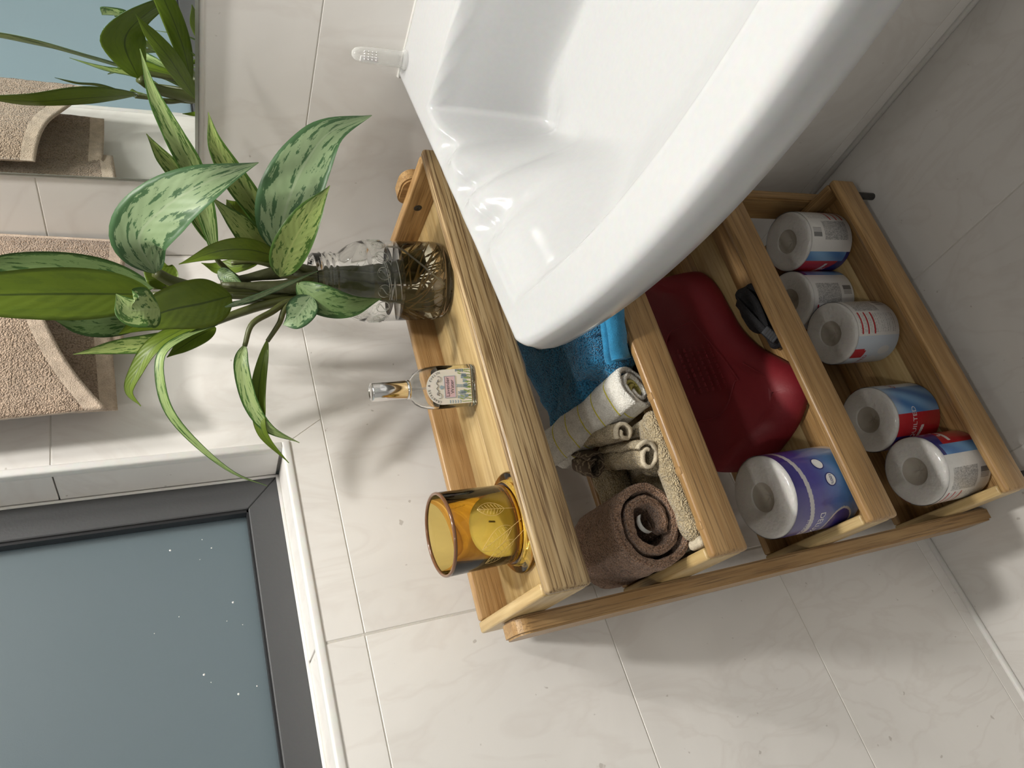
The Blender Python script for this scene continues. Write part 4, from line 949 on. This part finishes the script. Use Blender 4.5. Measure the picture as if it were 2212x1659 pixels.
# (depth, length along the rack, facing psi towards the camera, upside down, label)
def az(d, l):
    p = R(d, l, 0); return math.degrees(math.atan2(-0.7765-p.y, 0.8316-p.x))
ROLLS = [(0.110, 0.481, 82, True, 'wrapped toilet roll at the right end of the bottom tray, barcode uppermost'),
         (0.0625, 0.3955, 122, False, 'wrapped toilet roll at the back of the bottom tray, half hidden behind another'),
         (0.104, 0.306, 168, False, 'wrapped toilet roll in the middle of the bottom tray with red badge and red lines'),
         (0.094, 0.160, 322, False, 'wrapped toilet roll with blue and red print and QUILTED lettering facing out'),
         (0.124, 0.0645, 82, False, 'wrapped toilet roll at the front left corner of the bottom tray')]
for k, (d, l, psi, flip, lb) in enumerate(ROLLS):
    o = proto if k == 0 else copy_tree(proto)
    p = R(d, l, T4+0.0005)
    # design angle psi sits at mesh azimuth -psi
    o.location = p; rz = math.radians(az(d, l)+psi)
    if flip:
        o.rotation_euler = (math.pi, 0, math.radians(az(d, l)-psi)); o.location.z += RH
    else: o.rotation_euler = (0, 0, rz)
    tag(o, lb, 'toilet roll', 'toilet rolls in the bottom tray')
# larger purple roll on the third tray
PR, PH = 0.0522, 0.117; T3 = TIERS[2]-0.0347
VIO, DKV, LBL, SIL = (0.045, 0.035, 0.235), (0.022, 0.015, 0.15), (0.10, 0.26, 0.52), (0.46, 0.44, 0.44)
def design_p(psi, h):
    # psi 0..360, camera looks at psi = 90; h from the printed top of the roll
    p = psi; s = 0.84 - 0.10*math.sin((p-20)*math.pi/150)
    if p > 195 or p < 8: return mixc(WHT, SIL, 0.35+0.25*math.sin(h*24))
    top = 0.12 + 0.17*sstep(20, 150, p) + 0.03*math.sin(p*0.04)
    if h < top-0.05: return mixc(DKV, VIO, h*3)
    if h < top+0.022: return SIL if h > top-0.040 else DKV
    lo = 0.86+0.12*math.sin((p-8)*math.pi/180)
    if p < 45 and h > 0.62+0.009*p: return mixc(WHT, SIL, 0.4)
    # oval badge with crest at the far left
    e = ((p-158)/30)**2 + ((h-0.74)/0.19)**2
    if e < 1.0: return (0.022, 0.015, 0.19) if e < 0.78 else SIL
    t = sstep(0.30, 0.85, h); c = mixc(VIO, LBL, t*(0.75+0.25*math.cos((p-60)*0.03)))
    return c
proll = empty('kitchen_roll', R(0.126, 0.0665, T3+0.0005+PH), label='large wrapped roll with purple and blue print on the third tray', cat='paper roll')
roll_body(PR, PH, proll, 0.0185)
pf = print_wrap('printed_film', PR, 0.004, PH-0.0045, lambda a, h: design_p((192-a) % 360, h), 380, 120, proll)
proll.rotation_euler = (math.pi, 0, math.radians(az(0.126, 0.0665)-96))
# upside-down roll: mesh h = 0 is the upper end in the photo; psi grows to the right
wrap_text('DELUXE', 0.0125, 192-156, 0.42, PR, PH, M['ink_white'], pf); wrap_text('STRONGER', 0.0062, 192-156, 0.235, PR, PH, M['ink_white'], pf)
for k, (ps, hh) in enumerate(((192-63, 0.50), (192-88, 0.56))):
    for rr_, mm_, of in ((0.0088, 'ink_navy', 0.0002), (0.0074, 'ink_white', 0.0004)):
        P = [(rr_*math.cos(2*math.pi*q/24), rr_*math.sin(2*math.pi*q/24)) for q in range(24)]
        obj('badge', [((PR+of)*math.cos(-math.radians(ps)+a/PR), (PR+of)*math.sin(-math.radians(ps)+a/PR), hh*PH+b_) for a, b_ in P], [tuple(range(24))], M[mm_], pf, smooth=False)
o = wrap_text('100%', 0.0062, 192-88, 0.56, PR+0.0005, PH, M['ink_navy'], pf)

# ================================================================ towels on the second tray
T2 = TIERS[1]-0.0347
def rough(V, amp, sc, seed=0.0, along=None):
    out = []
    for v in V:
        v = Vector(v); p = v*sc+Vector((seed, seed*0.7, -seed))
        out.append(v+Vector((noise.noise(p), noise.noise(p+Vector((9.1, 0, 0))), noise.noise(p+Vector((0, 7.7, 0)))))*amp)
    return out
def spiral_profile(r_out, turns, thick, gap, squash=1.0, n=150, phase=0.0, wob=0.08, seed=1):
    """centre line of a rolled cloth, from outside to inside, in the (a, b) plane"""
    P = []; total = turns*2*math.pi; rnd = random.Random(seed); w1, w2 = rnd.uniform(0, 6), rnd.uniform(0, 6)
    for k in range(n+1):
        t = k/n; a = phase+total*t; r = r_out-thick/2-(thick+gap)*total*t/(2*math.pi)
        r *= 1+wob*math.sin(2*a+w1)*(0.4+t)+0.5*wob*math.sin(3*a+w2)*t
        P.append((max(0.002, r)*math.cos(a), max(0.002, r)*math.sin(a)*squash))
    return P
def rolled(name, P, thick, length, mats, parent, nseg=26, lump=0.0015, seed=0.0, flare=0.0, hemw=0.004):
    """cloth strip with the given centre line, drawn out along local x; end edges rounded"""
    n = len(P); A, B = [], []
    for k in range(n):
        p0 = P[max(0, k-1)]; p1 = P[min(n-1, k+1)]; t = (p1[0]-p0[0], p1[1]-p0[1]); q = math.hypot(*t) or 1; nx, ny = -t[1]/q, t[0]/q
        A.append((P[k][0]+nx*thick/2, P[k][1]+ny*thick/2)); B.append((P[k][0]-nx*thick/2, P[k][1]-ny*thick/2))
    ring = A+B[::-1]; m_ = len(ring); V, F, mi = [], [], []
    xs = [0.0, hemw*0.35, hemw, hemw*1.3]+[hemw*1.3+(length-2.6*hemw)*k/nseg for k in range(1, nseg)]+[length-hemw*1.3, length-hemw, length-hemw*0.35, length]
    cen = P+P[::-1]
    for i, x in enumerate(xs):
        e = min(x, length-x); kx = 1.0 if e > hemw*0.6 else (0.55 if e < 1e-6 else 0.9)
        f = 1+flare*(1-x/length)
        for (a, b_), (ca, cb) in zip(ring, cen): V.append((x, (ca+(a-ca)*kx)*f, (cb+(b_-cb)*kx)*f))
    for i in range(len(xs)-1):
        for k in range(m_):
            k2 = (k+1) % m_; F.append((i*m_+k, (i+1)*m_+k, (i+1)*m_+k2, i*m_+k2)); mi.append(1 if (xs[i] < hemw*0.99 or xs[i+1] > length-hemw*0.99) and len(mats) > 1 else 0)
    for i, base in ((0, 0), (1, (len(xs)-1)*m_)):
        for k in range(n-1):
            q = (base+k, base+k+1, base+m_-2-k, base+m_-1-k); F.append(q if i == 0 else q[::-1]); mi.append(len(mats)-1)
    V = rough(V, lump, 45, seed); V = rough(V, lump*0.45, 160, seed+3)
    return obj(name, V, F, None, parent, True, mats=mats, midx=mi)
# brown towel, rolled up, its spiral end towards the room
br = empty('brown_towel', R(0.150, 0.0580, T2+0.0660), STH+math.pi-0.06, label='brown terry towel rolled up at the left end of the second tray', cat='towel')
br.rotation_euler = (0.0, 0.10, STH+math.pi-0.06)
bp_ = spiral_profile(0.0545, 2.2, 0.0098, 0.0048, 1.0, 170, -2.0, 0.06, 4)
o = rolled('rolled_cloth', bp_, 0.0098, 0.136, (M['brown_terry'],), br, 26, 0.0022, 1.0)
tube('seam', [(-0.0004, a, b_) for a, b_ in bp_[::2]], 0.0012, M['brown_terry'], br, 6)
P = [( -0.001, 0.0125*math.cos(a)-0.001, 0.0125*math.sin(a)) for a in [0.2+0.12*k for k in range(18)]]
V, F = [], []
for k, p in enumerate(P): V += [p, (p[0]+0.009, p[1], p[2])]
for k in range(len(P)-1): F.append((2*k, 2*k+2, 2*k+3, 2*k+1))
V2 = [(v[0], v[1]*1.04, v[2]*1.04) for v in V]; nV = len(V)
F2 = [tuple(i+nV for i in f[::-1]) for f in F]
obj('care_label', V+V2, F+F2, M['label_white'], br)
# white towel with yellow stripes, rolled
wr = empty('striped_towel', R(0.170, 0.212, T2+0.0345), STH+math.pi+0.10, label='white rolled towel with thin yellow stripes beside the blue towel', cat='towel')
wr.rotation_euler = (0.0, -0.30, STH+math.pi+0.10)
wp_ = spiral_profile(0.0325, 2.1, 0.0060, 0.0032, 0.90, 110, 0.6, 0.12, 9)
rolled('rolled_cloth', wp_, 0.0055, 0.155, (M['white_terry'], M['white_cloth']), wr, 30, 0.0020, 5.0, 0.0, 0.006)
fl_ = rolled('inner_fold', spiral_profile(0.0150, 1.2, 0.004, 0.002, 0.8, 50, 2.2, 0.15, 2), 0.004, 0.05, (M['yellow_cloth'],), wr, 8, 0.0012, 2.0); fl_.location = (0.003, 0.0, 0.0)
# beige towel: folded layer along the front, two rolled edges, a dark patterned band
bg = empty('beige_towel', R(0.12, 0.11, T2+0.0005), STH, label='crumpled beige towel with dark patterned band under the brown roll', cat='towel')
def pad(name, lo, hi, mat_, parent, r=0.012, lump=0.003, n=(26, 40, 8), seed=0.0, bend=None):
    """soft rounded slab"""
    V, F = [], []; c = [(a+b_)/2 for a, b_ in zip(lo, hi)]; h = [(b_-a)/2 for a, b_ in zip(lo, hi)]
    bm = bmesh.new(); bm_box(bm, [-1, -1, -1], [1, 1, 1])
    bmesh.ops.subdivide_edges(bm, edges=list(bm.edges), cuts=max(n)//2, use_grid_fill=True)
    rr_ = min(r, *[x*0.98 for x in h])
    for v in bm.verts:
        p = [v.co[i]*h[i] for i in range(3)]
        q = [max(-(h[i]-rr_), min(h[i]-rr_, p[i])) for i in range(3)]; d = Vector([p[i]-q[i] for i in range(3)])
        if d.length > 1e-9: d = d.normalized()*rr_
        w = Vector([c[i]+q[i]+d[i] for i in range(3)])
        s_ = Vector((seed, 0, seed*0.5))
        w.z += lump*fbm(w*28+s_, 3)*(1 if v.co.z > 0 else 0.2); w.x += lump*0.6*noise.noise(w*30+s_+Vector((4, 0, 0))); w.y += lump*0.6*noise.noise(w*30+s_+Vector((0, 4, 0)))
        if bend: w = bend(w)
        v.co = w
    return bmobj(name, bm, mat_, parent, smooth=True)
pad('folded_layer', (-0.10, -0.092, 0.002), (0.050, 0.060, 0.012), M['beige_terry'], bg, 0.010, 0.003, seed=2.0)
pad('folded_layer', (0.031, -0.085, 0.010), (0.057, 0.070, 0.040), M['beige_terry'], bg, 0.014, 0.003, seed=6.0)
pad('folded_layer', (0.004, 0.000, 0.012), (0.050, 0.068, 0.040), M['beige_terry'], bg, 0.014, 0.004, seed=16.0)
pad('hem_band', (0.029, -0.094, 0.010), (0.056, -0.082, 0.032), M['beige_hem'], bg, 0.008, 0.002, seed=8.0)
o = rolled('rolled_edge', spiral_profile(0.0150, 1.15, 0.005, 0.002, 0.9, 50, 1.0, 0.12, 6), 0.005, 0.085, (M['beige_terry'], M['beige_hem']), bg, 14, 0.002, 2.5); o.location = (0.036, 0.052, 0.062); o.rotation_euler = (0.2, 0.0, math.pi-0.30)
o = rolled('rolled_edge', spiral_profile(0.0185, 1.2, 0.005, 0.003, 0.9, 50, 2.0, 0.12, 7), 0.005, 0.095, (M['beige_terry'], M['beige_hem']), bg, 14, 0.002, 4.5); o.location = (0.050, 0.016, 0.052); o.rotation_euler = (0.2, 0.05, math.pi-0.35)
o = rolled('patterned_band', spiral_profile(0.0185, 1.2, 0.004, 0.003, 0.85, 50, 2.0, 0.12, 3), 0.004, 0.045, (M['patterned'],), bg, 12, 0.002, 6.5); o.location = (-0.036, 0.040, 0.068); o.rotation_euler = (0.2, 0.05, math.pi-0.55)
pad('crumpled_corner', (-0.100, 0.00, 0.012), (-0.050, 0.058, 0.040), M['beige_terry'], bg, 0.012, 0.006, seed=12.0)
# blue towel: a loosely folded heap
bl = empty('blue_towel', R(0.10, 0.36, T2+0.0005), STH, label='bright blue terry towel heaped on the second tray beneath the sink', cat='towel')
def blue_bend(w):
    f = sstep(-0.13, 0.0, w.y); w.z *= 0.88+0.14*f
    w.z += 0.010*math.sin(w.y*42+1.0)*sstep(-0.03, 0.06, w.x)
    return w
pad('folded_layer', (-0.084, -0.122, 0.003), (0.070, 0.155, 0.092), M['blue_terry'], bl, 0.028, 0.010, (36, 36, 36), 1.0, blue_bend)
pad('folded_layer', (-0.084, -0.142, 0.003), (0.030, -0.04, 0.080), M['blue_terry'], bl, 0.018, 0.008, (28, 28, 28), 4.0)
def lobe(w):
    t = sstep(0.03, 0.11, w.x); w.z -= 0.020*t*t; return w
pad('fold_lobe', (-0.01, -0.128, 0.020), (0.068, -0.075, 0.066), M['blue_terry'], bl, 0.020, 0.007, (28, 28, 28), 7.0)
pad('fold_lobe', (0.020, -0.075, 0.030), (0.092, 0.02, 0.082), M['blue_terry'], bl, 0.022, 0.007, (28, 28, 28), 9.0, lobe)
for k in range(2):
    Pm = catmull([(0.060+0.014*k, -0.112, 0.046), (0.080+0.014*k, -0.090, 0.054), (0.098+0.012*k, -0.055, 0.056), (0.106+0.012*k, -0.010, 0.054), (0.108+0.010*k, 0.03, 0.052)], 20)
    V, F = [], []
    for i, p in enumerate(Pm):
        for (u, v) in ((-0.0045, -0.011), (-0.0045, 0.009), (0.0, 0.013), (0.0045, 0.009), (0.0045, -0.011)): V.append((p.x+u, p.y-0.3*u, p.z+v))
    for i in range(20):
        for q in range(5): F.append((i*5+q, i*5+(q+1) % 5, (i+1)*5+(q+1) % 5, (i+1)*5+q))
    F += [(0, 1, 2, 3, 4), (104, 103, 102, 101, 100)]
    obj('hem_fold', rough(V, 0.002, 60, k*3.0), F, M['blue_hem'], bl)

# ================================================================ third tray: red container, black strap
rc_ = empty('red_container', R(0.08, 0.29, T3+0.0005), STH, label='red moulded plastic container with embossed panel lying on the third tray', cat='container')
OUT = [(0.020, 0.452), (0.052, 0.458), (0.082, 0.440), (0.098, 0.405), (0.103, 0.360), (0.108, 0.320), (0.124, 0.280), (0.148, 0.248), (0.166, 0.222), (0.171, 0.196), (0.160, 0.176), (0.126, 0.153), (0.080, 0.136), (0.040, 0.128), (0.020, 0.140), (0.016, 0.200), (0.015, 0.300), (0.015, 0.400)]
OUT = [(a-0.08, b_-0.29) for a, b_ in OUT]
def closed_cr(P, n):
    m_ = len(P); out = []
    for i in range(m_):
        a, b_, c, d = [Vector((*P[(i+k-1) % m_], 0)) for k in range(4)]
        for q in range(n):
            t = q/n; v = 0.5*((2*b_)+(c-a)*t+(2*a-5*b_+4*c-d)*t*t+(3*b_-a-3*c+d)*t**3); out.append((v.x, v.y))
    return out
OC = closed_cr(OUT, 6)
def inset_poly(P, d):
    m_ = len(P); out = []
    for i in range(m_):
        a, b_ = P[(i-3) % m_], P[(i+3) % m_]; tx, ty = b_[0]-a[0], b_[1]-a[1]; q = math.hypot(tx, ty); out.append((P[i][0]+ty/q*d*-1, P[i][1]-tx/q*d*-1))
    return out
area = sum(OC[i][0]*OC[(i+1) % len(OC)][1]-OC[(i+1) % len(OC)][0]*OC[i][1] for i in range(len(OC)))
sg = 1 if area > 0 else -1
secs = []
def wb(o_): return 0.22+0.78*sstep(0.030, 0.085, o_[0]+0.08)
def zlift(a): return (0.040+0.046*max(0.0, min(1.0, (0.12-(a+0.08))/0.10)))/0.067
for (ins, z) in ((0.010, 0.0), (0.003, 0.003), (0.0, 0.010), (0.0015, 0.022), (0.005, 0.036), (0.010, 0.048), (0.017, 0.058), (0.023, 0.0635), (0.028, 0.0662), (0.031, 0.067)):
    Q = inset_poly(OC, ins*sg); secs.append([((o_[0]+(a-o_[0])*wb(o_)), (o_[1]+(b_-o_[1])*wb(o_)), z*zlift(o_[0])) for (a, b_), o_ in zip(Q, OC)])
loft('moulded_body', secs, M['red_plastic'], rc_)
# recessed panel edge and raised print on top
def ztop(a): return 0.067*zlift(a)
PN = [(0.030, 0.347), (0.070, 0.356), (0.078, 0.346), (0.100, 0.250), (0.095, 0.240), (0.066, 0.209), (0.034, 0.213), (0.026, 0.230)]
PN = [(a-0.08, b_-0.29) for a, b_ in PN]
tube('panel_ridge', [(a, b_, ztop(a)+0.0002) for a, b_ in closed_cr(PN, 5)], 0.0009, M['red_plastic'], rc_, 6, True)
V, F = [], []; rr = random.Random(2)
for k in range(6):
    for q in range(9):
        a, b_ = -0.040+0.0085*k, 0.034-0.0085*q-0.003*k; w = rr.uniform(0.002, 0.0034); z_ = ztop(a)
        i0 = len(V); V += [(a, b_-w, z_-0.0006), (a+0.0026, b_-w, z_-0.0012), (a+0.0026, b_+w, z_-0.0012), (a, b_+w, z_-0.0006)]
        V += [(x, y, z+0.0016) for (x, y, z) in V[i0:i0+4]]
        F += [(i0+4, i0+5, i0+6, i0+7)]+[(i0+j, i0+(j+1) % 4, i0+4+(j+1) % 4, i0+4+j) for j in range(4)]
o = obj('embossing', V, F, M['red_plastic'], rc_, smooth=False); o['kind'] = 'stuff'
# seam where the sloping flank meets the base
tube('flank_crease', catmull([(0.036, -0.030, 0.042), (0.050, -0.052, 0.038), (0.064, -0.074, 0.034), (0.058, -0.098, 0.033)], 16), 0.0010, M['red_plastic'], rc_, 6)

bs = empty('black_strap', R(0.148, 0.303, T3+0.0005), STH, label='black webbing strap bundle with buckle beside the red container', cat='strap')
bs.scale = (0.82, 1.0, 1.0)
def ribbon(name, P, w, th, mat_, parent, nrm=(0, 0, 1)):
    V, F = [], []; n = len(P); up = Vector(nrm)
    for i, p in enumerate(P):
        t = (P[min(n-1, i+1)]-P[max(0, i-1)]).normalized(); s = t.cross(up).normalized(); u = s.cross(t)
        for (a, b_) in ((-w, -th), (w, -th), (w, th), (-w, th)): V.append(p+s*a+u*b_)
    for i in range(n-1):
        for k in range(4): F.append((i*4+k, i*4+(k+1) % 4, (i+1)*4+(k+1) % 4, (i+1)*4+k))
    F += [(3, 2, 1, 0), (4*n-4, 4*n-3, 4*n-2, 4*n-1)]
    return obj(name, V, F, mat_, parent)
pad('mesh_pouch', (-0.022, -0.010, 0.0), (0.022, 0.062, 0.024), M['black_strap'], bs, 0.012, 0.008, (20, 20, 20), 3.0)
pad('mesh_pouch', (0.000, -0.045, 0.0), (0.030, 0.012, 0.020), M['black_strap'], bs, 0.009, 0.006, (20, 20, 20), 5.0)
ribbon('webbing', catmull([(-0.012, 0.045, 0.026), (0.004, 0.02, 0.034), (0.014, -0.010, 0.030), (0.022, -0.035, 0.024), (0.030, -0.06, 0.006), (0.034, -0.115, 0.003)], 26), 0.007, 0.0008, M['black_strap'], bs)
ribbon('webbing', catmull([(0.010, 0.05, 0.022), (0.026, 0.02, 0.028), (0.020, -0.02, 0.026), (0.0, -0.03, 0.010)], 20), 0.007, 0.0008, M['black_strap'], bs)
o = box('buckle', (-0.008, -0.011, -0.003), (0.008, 0.011, 0.003), M['black_buckle'], bs, 0.0015, 2); o.location = (0.028, -0.030, 0.030); o.rotation_euler = (0.5, 0.25, 0.3)
for k in range(4):
    o = box('buckle_rib', (-0.0065, -0.0008, 0.003), (0.0065, 0.0008, 0.0038), M['screw'], bs, 0.0002, 1); o.location = (0.028, -0.030+(k-1.5)*0.0035, 0.030+(k-1.5)*0.0016); o.rotation_euler = (0.5, 0.25, 0.3)

# ================================================================ towel on the rail by the window
rail = empty('towel_rail', (0.052, -0.15, 1.50), label='chrome towel rail on the tiled wall beside the window', cat='rail')
RI = Matrix.Translation((-0.052, 0.15, -1.50))
for P, r in (([(0.052, -0.012, 1.50), (0.052, -0.300, 1.50)], 0.007), ([(0.0, -0.018, 1.50), (0.052, -0.018, 1.50)], 0.006), ([(0.0, -0.294, 1.50), (0.052, -0.294, 1.50)], 0.006)):
    o = tube('rail_bar', P, r, M['metal'], rail, 16); o.matrix_parent_inverse = RI
ht = empty('hanging_towel', (0.04, -0.15, 1.16), label='light brown terry towel hanging between the window and the mirror', cat='towel')
HI = Matrix.Translation((-0.04, 0.15, -1.16))
def cloth(name, fn, nu, nv, th, parent, mats, hem, hrange):
    """cloth sheet: fn(u, v) -> (x, y, z); v = 0 at the lower edge; hem(u, v) says where the flat woven border runs"""
    V, F, mi = [], [], []; cols = nu+1
    G = [[Vector(fn(i/nu, j/nv)) for i in range(cols)] for j in range(nv+1)]
    for s in (1, -1):
        for j in range(nv+1):
            for i in range(cols):
                a = G[j][min(nu, i+1)]-G[j][max(0, i-1)]; b_ = G[min(nv, j+1)][i]-G[max(0, j-1)][i]; n_ = b_.cross(a).normalized()
                e = min(i, nu-i, j, 3)/3.0; t = th*(0.45+0.55*min(1, e))
                hm = hem(i/nu, j/nv); t *= (0.72 if hm else 1.0)
                p = G[j][i]+n_*t*0.5*s
                p += n_*(0.0 if hm else 0.0011)*noise.noise(p*330)*s
                V.append(p)
    cnt = cols*(nv+1)
    for j in range(nv):
        for i in range(nu):
            a = j*cols+i; hm = hem((i+0.5)/nu, (j+0.5)/nv); F.append((a, a+cols, a+cols+1, a+1)); mi.append(1 if hm else 0); F.append((a+cnt, a+1+cnt, a+cols+1+cnt, a+cols+cnt)); mi.append(1 if hm else 0)
    for j in range(nv):
        for i in (0, nu): a = j*cols+i; F.append((a, a+cols, a+cols+cnt, a+cnt)); mi.append(1)
    for i in range(nu): F.append((i, i+1, i+1+cnt, i+cnt)); mi.append(1)
    o = obj(name, V, F, None, parent, True, mats=mats, midx=mi); o.matrix_parent_inverse = HI; return o
mats = (M['tan_terry'], M['tan_hem'])
# wall-side layer (its lower edge shows on the right), the layer behind the flap, and the front flap
def fA(u, v):
    y = -0.008-0.170*u; zb = 1.140+0.010*u; z = zb+(1.498-zb)*v
    x = 0.030+0.012*math.sin(u*3.0+0.5)*(1-v)+0.016*v; return (x, y+0.012*v*(1-u), z)
cloth('back_layer', fA, 36, 60, 0.007, ht, mats, lambda u, v: v < 0.045 or u < 0.035, None)
def fC(u, v):
    y = -0.130-0.132*u; zb = 1.163-0.004*u; z = zb+(1.498-zb)*v; return (0.030-0.006*u+0.014*v+0.004*math.sin(u*6), y, z)
cloth('middle_layer', fC, 30, 56, 0.006, ht, mats, lambda u, v: v < 0.05, None)
def fB(u, v):
    y = -0.112-0.171*u; zb = 1.238-0.030*u-0.040*u**2.2; z = zb+(1.500-zb)*v
    x = 0.066+0.012*math.sin(math.pi*u)*(1-0.5*v)-0.010*u*u+0.006*math.sin(u*7)*(1-v); return (x, y-0.010*v*u, z)
cloth('front_flap', fB, 44, 64, 0.009, ht, mats, lambda u, v: v < 0.055, None)
# the top of the towel laid over the rail
def fT(u, v):
    a = math.pi*v; y = -0.012-0.268*u; return (0.056-0.014*math.cos(math.pi-a)*-1, y, 1.498+0.0145*math.sin(a))
cloth('rail_fold', fT, 30, 16, 0.006, ht, mats, lambda u, v: False, None)
# care label
def fK(u, v): return (0.0475+0.004*u, -0.076-0.020*v, 1.152+0.034*u)
o = cloth('care_label', fK, 6, 6, 0.0005, ht, (M['label_white'], M['label_white']), lambda u, v: False, None)
for k in range(6):
    o = box('label_print', (0.0495+0.0009*k*0.7, -0.091, 1.1575+0.0045*k), (0.0501+0.0009*k*0.7, -0.080+0.003*(k % 2), 1.1588+0.0045*k), M['ink'], ht); o.matrix_parent_inverse = HI
